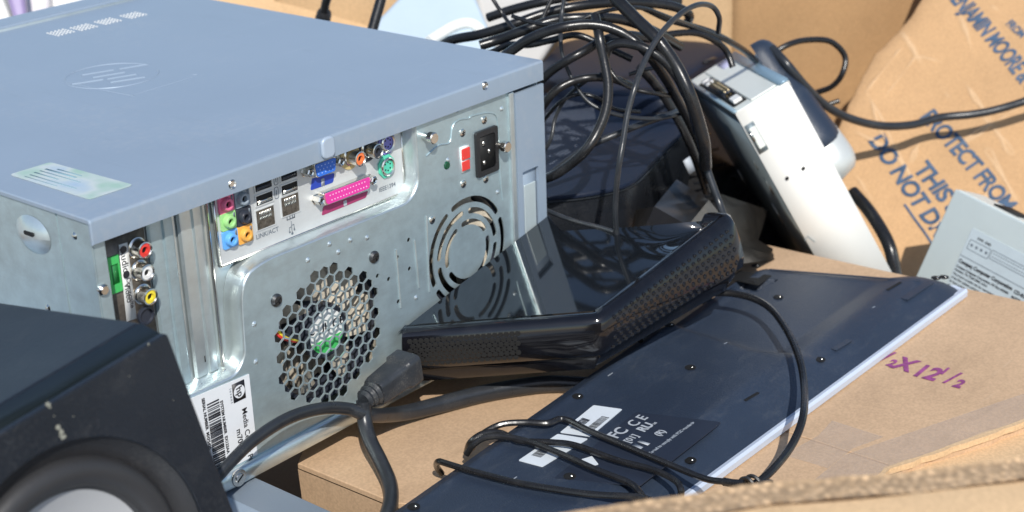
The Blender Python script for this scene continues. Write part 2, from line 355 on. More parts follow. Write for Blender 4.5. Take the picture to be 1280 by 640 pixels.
# hologram sticker
hm = mat('hologram_sticker', (.62, .70, .66), .35, .1, .1, 60); nt = hm.node_tree
tc = nt.nodes.new('ShaderNodeTexCoord'); nn = nt.nodes.new('ShaderNodeTexNoise'); nn.inputs['Scale'].default_value = 45; nt.links.new(tc.outputs['Object'], nn.inputs['Vector'])
rp = nt.nodes.new('ShaderNodeValToRGB'); es = rp.color_ramp.elements; es[0].position = .3; es[0].color = (.38, .55, .45, 1); es[1].position = .75; es[1].color = (.40, .52, .64, 1); e = es.new(.5); e.color = (.58, .64, .62, 1)
nt.links.new(nn.outputs['Fac'], rp.inputs[0]); nt.links.new(rp.outputs[0], nt.nodes['Principled BSDF'].inputs['Base Color'])
q = [onZ(*p, H) for p in ((12, 220), (63, 204.5), (167, 233), (112, 251))]
st = MB().prism(rnd([(v.x, v.y) for v in q], .003), H+.0007, H+.0010).build('licence_sticker', hm, cover)
sb = MB()
for u0, u1, v0, v1 in ((.12, .5, .62, .68), (.12, .62, .5, .53), (.12, .42, .36, .40), (.14, .72, .22, .25), (.2, .5, .76, .8), (.14, .55, .10, .12)):
    def L2(u, v): a = q[0].lerp(q[3], 1-v) if 0 else (q[0].lerp(q[1], v)); b = q[3].lerp(q[2], v); return a.lerp(b, u)
    c4 = [L2(u0, v0), L2(u1, v0), L2(u1, v1), L2(u0, v1)]
    sb.prism([(c.x, c.y) for c in c4], H+.00102, H+.0011)
sb.build('print', mat('sticker_ink', (.22, .36, .42), .5), st)
# --- front bezel behind
MB().box((-.002, D, .0), (W+.002, D+.002, H+.002)).build('gap_catchlight', paint_edge, T)  # thin pale strip painting the light caught in the bezel gap
MB().box((-.004, D+.002, -.002), (W+.004, D+.032, H+.0035)).build('front_bezel', paint, T, bevel=.004, seg=4)
# --- body shell
MB().box((0, .001, 0), (W, D, .0012)).box((W-.0012, .001, .0012), (W, D, H-.002)).build('chassis', steel, T)
# --- left end face (galvanised) with pressed foot recess and seam
lf = MB().box((-.0012, .0305, .0), (0, D, H-.0018)).box((-.0012, .0, .0), (0, .0292, H-.0018)).box((-.0005, .028, 0), (.0012, .032, H-.002))
lfp = lf.build('end_plate', steel, T, bevel=.0004)
LX = frame((-.0012, 0, 0), (0, -1, 0), (0, 0, 1))     # normal -x
p = onX(42, 293, -.0012)
ov = MB(); nu = 20
def ovf(u, v):
    a = 2*pi*u; r = v
    x = cos(a)*.0165*r; y = sin(a)*.0115*r
    return LX@V((-p.y+x, p.z+y, .0042*(1-r**2.2)+.0002))
ov.grid(ovf, 32, 8).build('pressed_boss', steel2, lfp)
pp = onX(36, 292, -.0054); MB().prism(rrect(-pp.y-.0045, pp.z-.0012, -pp.y+.0045, pp.z+.0012, .0010), .0022, .0046, LX).build('slot', hole, lfp)
for qx, qy in ((93, 295), (14, 395), (60, 385)):
    p = onX(qx, qy, -.0012); MB().lathe([(0, .0012), (.0012, .0010), (.0020, .0003), (.0024, 0)], LX@Matrix.Translation((-p.y, p.z, 0)), 14).build('rivet', nickel, lfp)
# --- back plate with stepped recess, hexagon grille, fan slots
rec = [(.0072, .1850), (.0072, .0705)]+[(.088, .0700)]+[(.0965, .0790)]+[(.0985, .118), (.1035, .1310), (.120, .1350)]+[(.247, .1340), (.2575, .1440), (.2575, .1850)]
rec = rnd(rec, [0, .004, .006, .006, .012, .014, .014, .010, .010, 0], 5)
outer = [(.0, .002), (.352, .002), (.352, .1850), (.2575, .1850)] + rec[::-1][1:-1] + [(.0072, .1850), (0, .1850)]
holes = []
hc = (.1660, .0680); hp = .0084; hr = .0043
for i in range(-9, 10):
    for j in range(-9, 10):
        x = hp*(i+.5*(j % 2)); z = hp*.866*j
        if x*x+z*z < (.0448)**2:
            holes.append([(hc[0]+x+hr*cos(pi/6+pi/3*k), hc[1]+z+hr*sin(pi/6+pi/3*k)) for k in range(6)])
fc = (.3020, .0810)
def arcslot(r0, r1, a0, a1, n=14):
    rm = (r0+r1)/2; w = (r1-r0)/2; o = []
    for i in range(n+1): a = a0+(a1-a0)*i/n; o.append((fc[0]+r1*cos(a), fc[1]+r1*sin(a)))
    for i in range(1, 5): b = pi*i/5; o.append((fc[0]+rm*cos(a1)+w*cos(a1+b), fc[1]+rm*sin(a1)+w*sin(a1+b)))
    for i in range(n+1): a = a1+(a0-a1)*i/n; o.append((fc[0]+r0*cos(a), fc[1]+r0*sin(a)))
    for i in range(1, 5): b = pi+pi*i/5; o.append((fc[0]+rm*cos(a0)+w*cos(a0+b), fc[1]+rm*sin(a0)+w*sin(a0+b)))
    return o
for r0, r1, off, gap in ((.0195, .0238, .35, .20), (.0275, .0320, .0, .15), (.0357, .0402, .45, .11)):
    for q4 in range(4):
        a = off+q4*pi/2; holes.append(arcslot(r0, r1, a+gap, a+pi/2-gap))
for q in ((497, 322), (511, 300), (486, 349), (512, 336), (498, 377), (472, 345)): holes.append(circ(*bx(*q), .0016, 10))
bp_ = MB(); bp_.add(*plate([outer]+holes, RP(0), .0010))
back = bp_.build('back_plate', steel, T, smooth=False)
# recess wall: follows the outline from y=0 back to y=.0135, slightly sloped and rounded at the lip
rw = MB(); prof = [(0, 0), (.0006, .0003), (.0012, .0012), (.0018, .0040), (.0028, .0110), (.0040, .0135)]
n_ = len(rec); vs = []
for i, p in enumerate(rec):
    a = V(rec[max(i-1, 0)]); b = V(rec[min(i+1, n_-1)]); t = (b-a).normalized(); nrm = V((-t.y, t.x))   # inward
    for o, y in prof: q = V(p)+nrm*o; vs.append(V((q.x, y, q.y)))
m_ = len(prof)
rw.add(vs, [(i*m_+j, (i+1)*m_+j, (i+1)*m_+j+1, i*m_+j+1) for i in range(n_-1) for j in range(m_-1)])
rw.build('recess_wall', steel2, back, ang=60)
# floor of the recess (behind slot covers and shield)
rb = MB(); rb.add(*plate([[(.006, .069), (.099, .069), (.101, .131), (.259, .131), (.259, .196), (.006, .196)]], RP(.0136), .0008)); rb.build('recess_floor', steel2, back, smooth=False)
# bottom rail with slotted screw
rl = MB(); rprof = [(0, .0105), (-.0015, .0105), (-.0036, .0085), (-.0040, .0015), (-.0030, -.0008), (0, -.0012)]
vs = []
for x in (.012, .352):
    vs += [V((x, y, z)) for y, z in rprof]
m_ = len(rprof); rl.add(vs, [(j, j+1, m_+j+1, m_+j) for j in range(m_-1)]+[tuple(range(m_)), tuple(range(m_, 2*m_))]); rl.build('bottom_rail', steel2, back, ang=50)
def screw(px, py, y, parent, r=.0032, m=nickel, h=.0012, cross=True, hexa=False, name='screw'):
    a, b_ = bx(px, py, y); M = RP(y)@Matrix.Translation((a, b_, 0))
    s = MB().lathe([(0, h), (r*.7, h), (r, h*.5), (r, -.0004)], M, 6 if hexa else 20)
    o = s.build(name, m, parent, smooth=not hexa)
    if cross:
        an = random.random()*1.5; R_ = M@Matrix.Rotation(an, 4, 'Z')
        MB().box((-r*.6, -r*.11, h-.0002), (r*.6, r*.11, h+.00015), R_).box((-r*.11, -r*.6, h-.0001), (r*.11, r*.6, h+.0002), R_).build('drive_cross', hole, o)
    return o
a, b_ = bx(297, 598, -.004); M = RP(-.004)@Matrix.Translation((a+.001, b_, 0))
s = MB().lathe([(0, .0016), (.0030, .0016), (.0034, .0012), (.0034, .0009), (.0054, .0009), (.0058, .0004), (.0058, -.0005)], M, 26).build('screw', nickel, back)
MB().box((-.003, -.0004, .0015), (.003, .0004, .0018), M@Matrix.Rotation(.6, 4, 'Z')).build('slot', hole, s)
for q in ((345, 375), (467, 321)): screw(*q, 0, back, .0042, darkscrew, .0022)
for q in ((605, 150), (578, 166), (579, 230), (607, 224), (540, 275)): screw(*q, 0, back, .0028, nickel, .0010)
for q, l in (((530, 170), (536, 171)), ((622, 181), (630, 182))):       # thumbscrews standing off the plate
    a, b_ = bx(*q); M = RP(0)@Matrix.Translation((a, b_, 0))
    MB().lathe([(.0028, -.001), (.0028, .0055), (.0040, .0055), (.0040, .0092), (.0034, .0098), (0, .0098)], M, 22).build('thumbscrew', nickel, back)
for q in ((412, 305), (438, 300), (459, 297), (423, 315), (385, 325), (614, 120), (572, 137), (545, 145), (627, 136), (622, 240), (318, 405), (320, 452), (520, 372), (560, 200)):
    a, b_ = bx(*q); MB().lathe([(0, .0011), (.0008, .0010), (.0016, .0003), (.0020, 0)], RP(0)@Matrix.Translation((a, b_, 0)), 12).build('dimple', steel2, back)
# folded seams on the plate
for (a, b2, c, d) in ((495, 312, 501, 385), (518, 300, 524, 360), (533, 270, 537, 365)):
    p = onY(a, b2, -.0004); q = onY(c, d, -.0004); MB().tube([p, (p+q)/2, q], .0006, 6).build('seam', steel2, back)
# vertical bright flange and painted right strip
MB().box((.3505, -.0022, .0), (.3555, .0006, .1850)).build('edge_flange', steel2, back, bevel=.0009, seg=3)
sp = MB(); sp.add(*plate([[(.3562, .0), (.3872, .0), (.3872, .1832), (.3562, .1832)], rrect(.3610, .004, .3790, .1235, .0012, 3)], RP(-.0030), .0025)); 
side = sp.build('side_strip', paint, T, smooth=False)
MB().box((.3562, .0, .002), (.385, .0008, .18)).build('strip_backing', paint, side)
MB().box((.3645, -.0012, .006), (.3775, .0, .112)).build('inset_tab', paint_edge, side, bevel=.0006)
# outline of the power supply pressed into the plate
pts = [onY(x, y, -.0003) for x, y in ((533, 195), (548, 182), (562, 178), (566, 158), (574, 150), (586, 148), (590, 145), (612, 141), (622, 150), (624, 190), (627, 235), (629, 250))]
MB().tube(spline(pts, 6), .00045, 6).build('pressed_outline', steel, back)
# power inlet
ps = [bx(594, 165), bx(618, 156.5), bx(620.5, 212), bx(595, 222.5)]
cx = sum(p[0] for p in ps)/4; cz = sum(p[1] for p in ps)/4
inl = MB(); inl.add(*plate([rnd([(cx-.0115, cz-.0165), (cx+.0115, cz-.0165), (cx+.0115, cz+.0165), (cx-.0115, cz+.0165)], .002), rnd([(cx-.0080, cz-.0125), (cx+.0085, cz-.0125), (cx+.0085, cz+.0125), (cx-.0080, cz+.0125)], [.001, .003, .003, .001])], RP(-.0022), .0022))
inlet = inl.build('power_inlet', blackpl, back, smooth=False)
MB().box((cx-.0085, -.0020+.0005, cz-.013), (cx+.009, -.0004, cz+.013)).build('socket_well', hole, inlet)
for dx, dz in ((-.004, .007), (.0015, 0), (-.004, -.007)): MB().box((cx+dx-.001, -.0024, cz+dz-.0016), (cx+dx+.001, -.0010, cz+dz+.0016)).build('pin', nickel, inlet)
a, b_ = bx(580.5, 198.5)
vs_ = MB().box((a-.0042, -.0010, b_-.0092), (a+.0042, .0004, b_+.0092)).build('voltage_switch', whitep, back)
MB().box((a-.0040, -.0016, b_-.0080), (a+.0040, -.0008, b_-.0012)).box((a-.0040, -.0022, b_+.0002), (a+.0040, -.0008, b_+.0080)).build('slider', redp, vs_, bevel=.0004)
a, b_ = bx(558.5, 206.5); MB().lathe([(0, .0010), (.0022, .0010), (.0030, .0002), (.0030, -.0005)], RP(0)@Matrix.Translation((a, b_, 0)), 18).build('indicator_light', mat('dark_green', (.01, .08, .04), .2), back)
# fan in the power supply and in the case: hub, blades, dusty fins
def fan(cx, cz, y, r, hubm, seed):
    fm = thing_part = MB()
    fm.lathe([(0, .003), (r*.40, .003), (r*.42, .001), (r*.42, -.02)], RP(y)@Matrix.Translation((cx, cz, 0)), 28)
    hub = fm.build('fan', hubm, T)
    bl = MB()
    for i in range(7):
        a = 2*pi*i/7+seed
        def bf(u, v):
            rr = r*(.42+.55*u); aa = a+v*.62+u*.25
            return RP(y)@V((cx+rr*cos(aa), cz+rr*sin(aa), -.001-.014*v))
        bl.grid(bf, 4, 3)
    bl.build('blades', dustm, hub)
    MB().lathe([(r, .002), (r*1.06, .002), (r*1.06, -.025), (r, -.025), (r, .002)], RP(y)@Matrix.Translation((cx, cz, 0)), 40).build('shroud', blackp, hub)
    return hub
fm = fan(hc[0]+.004, hc[1]-.001, .010, .045, blackp, .3)
hubx, hubz = hc[0]+.004, hc[1]-.001
MB().prism(circ(hubx, hubz, .0150, 32), .0030, .0032, RP(.010)).build('hub_label', whitep, fm)
MB().prism([(hubx+.0150*cos(a), hubz+.0150*sin(a)) for a in [pi*1.10+pi*.80*k/12 for k in range(13)]], .0033, .0035, RP(.010)).build('green_label', greenp, fm)
piece(text('~ UL CE', .009, RP(.010)@Matrix.Translation((hubx, hubz+.003, .0033)), bold=.0002), 'label_print', inkblack, fm)
MB().lathe([(.017, 0), (.030, -.001), (.043, 0)], RP(.032)@Matrix.Translation((hubx, hubz, 0)), 30, a0=pi*.9, a1=pi*2.2).build('dust_ring', dustm, fm)
fan(fc[0], fc[1], .008, .040, dustm, .9)
wr = MB()
for i, (dx, mi) in enumerate(((0, 0), (.0022, 1), (.0045, 2))):
    wr.tube(spline([V((.120+dx, .006, .092)), V((.128+dx, .004, .080)), V((.140+dx, .006, .072)), V((.152, .012, .066))], 5), .0011, 6, mi=i)
wr.build('wires', [redp, yellow, blackp], T)
MB().box((.118, .006, .083), (.131, .016, .092)).build('wire_plug', whitep, T, bevel=.001)
rng = random.Random(3); fins = MB()
for i in range(9): x = .120+i*.0105; fins.box((x, .030, .018), (x+.0030, .075, .095))
fins.build('heat_sink', dustm, T)
MB().box((.214, .012, .01), (.224, .05, .125)).build('inner_bracket', dustm, T)
MB().box((.262, .035, .04), (.345, .045, .12)).build('coil', dustm, T)
# --- I/O shield
IO = .0105
sx0, sx1, sz0, sz1 = .0935, .2530, .1385, .1830+.004
sh = MB(); sh.add(*plate([rnd([(sx0, sz0), (sx1, sz0), (sx1, sz1), (sx0, sz1)], .0008, 2)], RP(IO), .0018)); shield = sh.build('port_shield', steel_shield, T, smooth=False, bevel=0)
MB().box((sx0-.0012, IO-.0006, sz0-.001), (sx0, IO+.002, sz1)).box((sx0-.001, IO-.0006, sz0-.0012), (sx1+.001, IO+.002, sz0)).box((sx1, IO-.0006, sz0-.001), (sx1+.0012, IO+.002, sz1)).build('shield_rim', nickel, shield)
def ip(px, py): return bx(px, py, IO)
def IM(px, py, dz=0): a, b_ = ip(px, py); return RP(IO)@Matrix.Translation((a, b_, dz))
jack = None
for (px, py, m) in ((281, 254, pink), (301, 247, grey), (284, 275.5, green), (303.5, 270, blackp), (286.5, 298, blue), (305, 292, orange)):
    M = IM(px, py)
    o = MB().prism(rrect(-.0058, -.0057, .0058, .0057, .0012), 0, .0016, M).build('audio_jack', m, shield, bevel=.0003)
    MB().lathe([(.0019, .0010), (.0019, .0042), (.0024, .0046), (.0034, .0046), (.0040, .0038), (.0042, .0016)], M@Matrix.Translation((-.0005, 0, 0)), 24).build('jack_collar', m, o)
    MB().lathe([(0, .0018), (.0020, .0018)], M@Matrix.Translation((-.0005, 0, 0)), 16).build('jack_hole', hole, o)
    MB().box((.0036, .001, .0016), (.0050, .0042, .00175), M).build('jack_print', inkgrey, o)
for (px, py, w, h, r) in ((328.5, 230.5, .0132, .0062, 0), (360.5, 217.5, .0132, .0062, 0), (330, 248, .0132, .0062, 0), (361.5, 235, .0132, .0062, 0)):
    M = IM(px, py); u = MB(); u.add(*plate([rrect(-w/2-.0008, -h/2-.0008, w/2+.0008, h/2+.0008, .0003, 2), rrect(-w/2, -h/2, w/2, h/2, .0003, 2)], M@Matrix.Translation((0, 0, .0006)), .0008))
    o = u.build('usb_port', steel_shield, shield, smooth=False)
    MB().prism(rrect(-w/2, -h/2, w/2, h/2, .0003, 2), .0001, .0002, M).build('port_opening', hole, o)
    MB().box((-w/2+.001, -h/2+.0008, .0002), (w/2-.001, -.0003, .0008), M).build('tongue', nickel if py > 232 else blackp, o)
for (px, py) in ((331.5, 272), (362.5, 255.5)):
    w, h = .0145, .0125
    M = IM(px, py); u = MB(); u.add(*plate([rrect(-w/2-.0006, -h/2-.0006, w/2+.0006, h/2+.0006, .0003, 2), [(-w/2, -h/2), (-.003, -h/2), (-.003, -h/2-.0003), (.003, -h/2-.0003), (.003, -h/2), (w/2, -h/2), (w/2, h/2), (-w/2, h/2)]], M@Matrix.Translation((0, 0, .0006)), .0008))
    o = u.build('network_port', steel_shield, shield, smooth=False)
    MB().prism(rrect(-w/2, -h/2, w/2, h/2, .0003, 2), .00012, .0002, M).build('port_opening', mat('port_steel_dark', (.18, .17, .15), .35, .8, .6, 300), o)
    g = MB()
    for i in range(8): g.box((-.0045+i*.00125, 0, .0002), (-.0040+i*.00125, .005, .0006), M)
    g.build('contacts', nickel, o)
def dsub(px, py, w, h, m, rows, cols, name, screws):
    M = IM(px, py)
    poly = rnd([(-w/2+h*.16, -h/2), (w/2-h*.16, -h/2), (w/2, h/2), (-w/2, h/2)], h*.2)
    o = MB().prism([(x*1.07, y*1.17) for x, y in poly], 0, .0050, M).build(name, nickel, shield, bevel=.0005)
    pl = MB().prism(poly, .0048, .0056, M).build('connector_face', m, o)
    hl = MB()
    for r_ in range(rows):
        for c_ in range(cols):
            x = (c_-(cols-1)/2+(.25 if r_ % 2 else -.25))*w*.84/cols; y = ((rows-1)/2-r_)*h*.66/max(1, rows-.6)
            hl.lathe([(0, .0058), (.00045, .0058), (.0005, .0055)], M@Matrix.Translation((x, y, 0)), 6)
    hl.build('pins', mat('pin_tint_'+name, tuple(min(1, c*.6+.35) for c in m.diffuse_color[:3]) if 0 else ((.35, .5, .9) if rows == 3 else (.9, .55, .75)), .4), pl)
    for q in screws:
        Ms = IM(*q); MB().lathe([(.0012, .0062), (.0022, .0068), (.0030, .0062), (.0030, .0010), (.0036, .0010), (.0036, 0)], Ms, 6).lathe([(0, .0050), (.0013, .0050)], Ms, 8).build('standoff', nickel, o, smooth=False)
dsub(400, 207.5, .0180, .0086, vgab, 3, 5, 'monitor_port', ((380, 214), (418.5, 200.5)))
dsub(428, 236.5, .0400, .0074, magenta, 2, 13, 'printer_port', ((393.5, 248.5), (459.5, 223.5)))
def quad(pts, m, name, h=.0003):
    P = [ip(*q) for q in pts]; return MB().prism(rnd(P, .0012, 3), 0, h, RP(IO)).build(name, m, shield)
pb = quad(((390, 223), (418, 216), (416, 228), (388, 238)), patchb, 'blue_marking')
MB().prism(rrect(-.0014, -.0024, .0014, .0024, .0002, 1), .0003, .0005, IM(403, 227.5)).prism(rrect(-.0008, -.0018, .0008, .0018, .0002, 1), .0005, .0006, IM(403, 227.5)).build('screen_symbol', inkwhite, pb)
pm = quad(((404, 258), (460, 238.5), (457, 247), (402, 269.5)), patchm, 'magenta_marking')
MB().prism(rrect(-.0014, -.0016, .0014, .0020, .0004, 2), .0003, .0005, IM(431, 254)).build('printer_symbol', inkwhite, pm)
def rca(M, ringm, capm, parent, L=.0105, name='rca_socket'):
    M = M@Matrix.Diagonal((1.18, 1.18, 1, 1))
    o = MB().lathe([(.0052, 0), (.0052, .0012), (.0045, .0016), (.0042, .0020), (.0042, L), (.0036, L+.0003), (.0032, L-.0004)], M, 24).build(name, nickel, parent)
    MB().lathe([(.0032, L-.0004), (.0018, L-.0002), (.0016, L-.002)], M, 20).build('insulator', capm, o)
    MB().lathe([(0, L-.002), (.0017, L-.002)], M, 12).build('centre_hole', hole, o)
    if ringm: MB().lathe([(.0074, 0), (.0074, .0010), (.0050, .0012)], M, 24).build('colour_ring', ringm, o)
rca(IM(436.5, 195), amber, rcao, shield); rca(IM(458.5, 185.5), blackp, blackp, shield)
for (px, py, m) in ((482, 178, violet), (482, 207.5, teal)):
    M = IM(px, py)
    o = MB().prism([(x*.0078*(1.02 if abs(x) < .7 else 1), y*.0084) for x, y in circ(0, 0, 1, 8, pi/8)], 0, .0014, M).build('keyboard_port', m, shield, bevel=.0004)
    MB().lathe([(.0046, .0014), (.0046, .0028), (.0056, .0032), (.0063, .0026), (.0063, .0012)], M, 26).build('port_ring', nickel, o)
    pn = MB().lathe([(0, .0018), (.0046, .0018)], M, 20); pn.build('port_face', m, o)
    hh = MB()
    for a in (.5, 1.4, 2.4, 3.9, 4.8, 5.7): hh.lathe([(0, .0020), (.0006, .0020), (.0006, .0017)], M@Matrix.Translation((.0028*cos(a), .0028*sin(a), 0)), 6)
    hh.build('pin_holes', hole, o)
piece(text('LINK/ACT', .0042, IM(334, 291.5, .0002), bold=.00006), 'port_lettering', inkgrey, shield)
piece(text('IEEE1394', .0042, IM(484, 234, .0002), bold=.00006), 'port_lettering', inkgrey, shield)
tr = MB(); M = IM(364, 280, .0002)
tr.box((-.0002, -.006, 0), (.0002, .002, .0001), M).box((-.002, -.002, 0), (-.0002, -.0016, .0001), M).box((-.0022, -.0046, 0), (-.0018, -.0018, .0001), M).box((.0002, -.001, 0), (.0022, -.0006, .0001), M).box((.0018, -.0036, 0), (.0022, -.0008, .0001), M)
tr.prism(circ(0, -.0062, .0009, 10), 0, .00012, M).prism(circ(-.002, -.0048, .0007, 10), 0, .00012, M).box((.0014, -.0048, 0), (.0026, -.0036, .00012), M)
tr.box((-.0034, .0034, 0), (.0034, .0040, .0001), M).box((-.0034, .0058, 0), (.0034, .0064, .0001), M).box((-.0034, .0034, 0), (-.0028, .0064, .0001), M).box((-.001, .0034, 0), (-.0004, .0064, .0001), M).box((.0012, .0034, 0), (.0018, .0064, .0001), M).box((.0028, .0034, 0), (.0034, .0064, .0001), M)
tr.build('usb_symbol', inkgrey, shield)
for q in ((344.5, 224), (345.5, 241)):
    M = IM(*q, .0002); u = MB(); u.add(*plate([rrect(-.0017, -.0038, .0017, .0038, .001), rrect(-.0013, -.0034, .0013, .0034, .0008)], M, .0001)); u.box((-.0002, -.002, -.0001), (.0002, .0018, .0001), M).build('usb_marking', inkgrey, shield)
# --- expansion slots: tv card bracket and two blank covers
SY = .0125
card = MB().box((.0100, SY-.0006, .0735), (.0425, SY+.0002, .195)).build('tuner_card_bracket', mat('brown_steel', (.20, .17, .14), .42, .75, .45, 120), T)
def SM(px, py, y=SY): a, b_ = bx(px, py, y-.0006); return RP(y-.0006)@Matrix.Translation((a, b_, 0))
rca(SM(170, 309), None, redp, card, .0085); rca(SM(173, 337), None, whitep, card, .0085); rca(SM(177, 367), None, yellow, card, .0085)
MB().lathe([(0, .0008), (.0040, .0008), (.0046, .0022), (.0055, .0020), (.0056, 0)], SM(181, 394), 20).build('video_socket', blackp, card)
lp = [bx(x, y, SY-.0008) for x, y in ((148, 306), (159, 303), (170.5, 398), (158, 402))]
cl = MB().prism(lp, 0, .0003, RP(SY-.0008)).build('card_label', whitep, card)
a0 = V(lp[0]); a1 = V(lp[3]); dwn = (a1-a0).normalized(); 
def labframe(px, py, y, up=(1, 0, 0)): p = onY(px, py, y); return frame(p, (dwn.x, 0, dwn.y), (dwn.y*-1, 0, dwn.x)) if 0 else frame(p, (.02, 0, -1), (1, 0, 0))
piece(text('Audio', .0062, labframe(155.5, 326, SY-.0012), bold=.0001), 'lettering', inkblack, cl)
piece(text('Composite', .0042, labframe(163, 366, SY-.0012), bold=.00006), 'lettering', inkblack, cl)
piece(text('Video', .0052, labframe(160, 366, SY-.0012), bold=.00008), 'lettering', inkblack, cl)
MB().lathe([(0, .0003), (.0023, .0003)], SM(154, 312, SY-.0012), 14).lathe([(0, .0003), (.0023, .0003)], SM(157.5, 343, SY-.0012), 14).build('channel_mark', inkblack, cl)
a, b_ = bx(142, 344, SY-.002)
tab = MB(); tab.add(*plate([[(a-.0058, b_-.0110), (a+.0050, b_-.0110), (a+.0050, b_+.0110), (a-.0058, b_+.0110)], [(a-.001, b_-.006), (a+.004, b_-.006), (a+.004, b_+.006), (a-.001, b_+.006)]], RP(SY-.002), .0012)); tab.build('green_tab', greenp, card, smooth=False)
MB().box((a-.001, SY-.0013, b_-.006), (a+.004, SY-.0010, b_+.006)).build('tab_inset', cm('deep_green', (.03, .22, .06)), card)
for i, xa in enumerate((.0445, .0660)):
    sc_ = MB(); xw = .0185
    pr_ = [(0, .0), (.0012, -.0016), (.0022, -.0018), (xw*.45, -.0016), (xw*.5, -.0004), (xw*.56, -.0004), (xw*.6, -.0018), (xw-.0022, -.0016), (xw-.001, -.0012), (xw, 0)]
    vs = [V((xa+x, SY+y, z)) for z in (.0735, .195) for x, y in pr_]; mm = len(pr_)
    sc_.add(vs, [(j, j+1, mm+j+1, mm+j) for j in range(mm-1)]+[tuple(range(mm))]); o = sc_.build('slot_cover', steel2 if i else steel, T, ang=25)
    MB().box((xa+xw*.4, SY-.0019, .082), (xa+xw*.43, SY-.0015, .086)).build('slot_mark', hole, o)
MB().tube([V((.0862, .0105, .0745)), V((.0868, .0108, .12)), V((.0872, .0108, .19))], .0011, 8).build('contact_spring', nickel, T)
screw(252, 485, .006, back, .0030, nickel); screw(282, 468, .008, back, .0036, nickel); screw(128, 362, 0, back, .0034, nickel, .0026, cross=False)
# --- product label
lx0, lx1, lz0, lz1 = .0490, .0968, .0118, .0690
lb = MB(); lb.add(*plate([[(lx0, lz0), (lx1, lz0), (lx1, lz1-.0012), (lx0, lz1+.001)]], RP(-.0006), .0004)); label = lb.build('product_label', whitepaper, T, smooth=False)
def LM(px, py): return frame(onY(px, py, -.0008), (.02, 0, -1), (1, 0, 0))
hx, hz = bx(298.5, 489, -.0007)
hpb = MB().box((hx-.0048, -.0010, hz-.0062), (hx+.0048, -.0006, hz+.0062)).build('logo_block', inkblack, label)
piece((lambda: (lambda b: (b.v, b.f))(MB().prism(circ(0, 0, .0043, 24), 0, .0002, RP(-.0011)@Matrix.Translation((hx, hz, 0)))))(), 'logo_disc', whitepaper, hpb)
piece(text('hp', .0068, frame((hx, -.00145, hz), (.18, 0, -1), (1, 0, .18)), bold=.00012), 'logo_letters', inkblack, hpb)
piece(text('Media Center PC', .0056, LM(309.5, 545), bold=.00008), 'lettering', inkblack, label)
piece(text('m7000', .0056, LM(300, 550), bold=.0001), 'lettering', inkblack, label)
piece(text('i n v e n t', .0026, LM(289, 495), bold=.00005), 'lettering', inkgrey, label)
piece(text('SYSTEM NUMBER  EX123AA', .0030, LM(281, 534), bold=.00012), 'lettering', inkblack, label)
piece(text('SERIAL NUMBER  MXF5420', .0030, LM(258, 530), bold=.00012), 'lettering', inkblack, label)
bc = MB(); rg = random.Random(5)
p0 = onY(266, 504, -.0007); z = p0.z+.001
while z > .016:
    w = rg.choice((.0004, .0004, .0008, .0012)); bc.box((p0.x-.0045, -.0009, z-w), (p0.x+.0048, -.0006, z)); z -= w+rg.choice((.0004, .0007, .0011))
bc.build('barcode', inkblack, label)

# ================================================================ LOWER COMPUTER under it and speaker
LC = thing('desktop_computer', (-.05, .0, -.2), 'blue-grey metal computer case under the steel-backed tower, only its top corner visible', 'computer')
MB().box((-.36, -.30, -.2), (.0935, .40, -.0032)).build('case', mat('case_blue_grey', (.22, .265, .32), .38, .15, .05, 8, dust=.1), LC, bevel=.0012, seg=3)
MB().box((-.36, -.30, -.0030), (.066, .40, -.0022)).build('case_lid', paint, LC, bevel=.0003)

SP0 = AT(203, 405, .75)
e1 = V((-.991, -.015, -.132)).normalized(); e3 = V((.132, -.172, -.976)); e3 = (e3-e1*e3.dot(e1)).normalized(); e2 = e1.cross(e3); 
if e2.y < 0: e2 = -e2
S = thing('speaker', SP0+e1*.1+e3*.2, 'black loudspeaker box with grey cone woofer at lower left in front of the computer', 'speaker')
SM_ = frame(SP0, -e1, -e3)          # local x to the right, y up, z out of the front; origin = top right front corner
sw, shh, sd = .20, .205, .19
sb_ = MB(); 
outl = [(-sw, -shh), (0, -shh), (0, -.006), (0, 0), (-sw, 0)]
cx_, cy_ = -.085, -.091
sb_.box((-sw, -shh, -sd), (0, 0, -.016), SM_)
cab = sb_.build('cabinet', spk, S, bevel=.003, seg=3)
bf_ = MB(); bf_.add(*plate([rnd([(-sw+.001, -shh), (-.0005, -shh), (-.0005, -.0055), (-sw+.001, -.0055)], .0015, 3), circ(cx_, cy_, .0690, 72)], SM_, .0145, .0008)); bf_.build('baffle', spk, S, ang=50)
MB().add([SM_@V(p) for p in ((-sw+.001, -.0056, -.0006), (-.001, -.0056, -.0006), (-.001, -.0004, -.0165), (-sw+.001, -.0004, -.0165), (-sw+.001, -.0090, -.0165), (-.001, -.0090, -.0165))], [(0, 1, 2, 3), (1, 5, 2), (0, 3, 4), (0, 4, 5, 1), (3, 2, 5, 4)]).build('groove_trim', mat('green_black_trim', (.008, .011, .010), .35), S)
Mw = SM_@Matrix.Translation((cx_, cy_, 0))
wf = MB().lathe([(.0705, -.0010), (.0695, .0006), (.0660, -.0040), (.0600, -.0075), (.0585, -.0080)], Mw, 72).build('woofer', blackpl, S)
MB().lathe([(.0590, -.0080)]+[(.0515+.0072*cos(a), -.0085+.0062*sin(a)) for a in [pi*k/10 for k in range(11)]]+[(.0425, -.0100)], Mw, 72).build('surround', rubber, wf)
MB().lathe([(.0432, -.0098), (.0420, -.0105), (.0300, -.0150), (.0160, -.0190), (.0001, -.0200)], Mw, 64).build('cone', conem, wf)
MB().lathe([(.0150, -.0190), (.0130, -.0150), (.0080, -.0120), (.0001, -.0110)], Mw, 40).build('dust_cap', conem, wf)
sc2 = MB(); rg = random.Random(2)
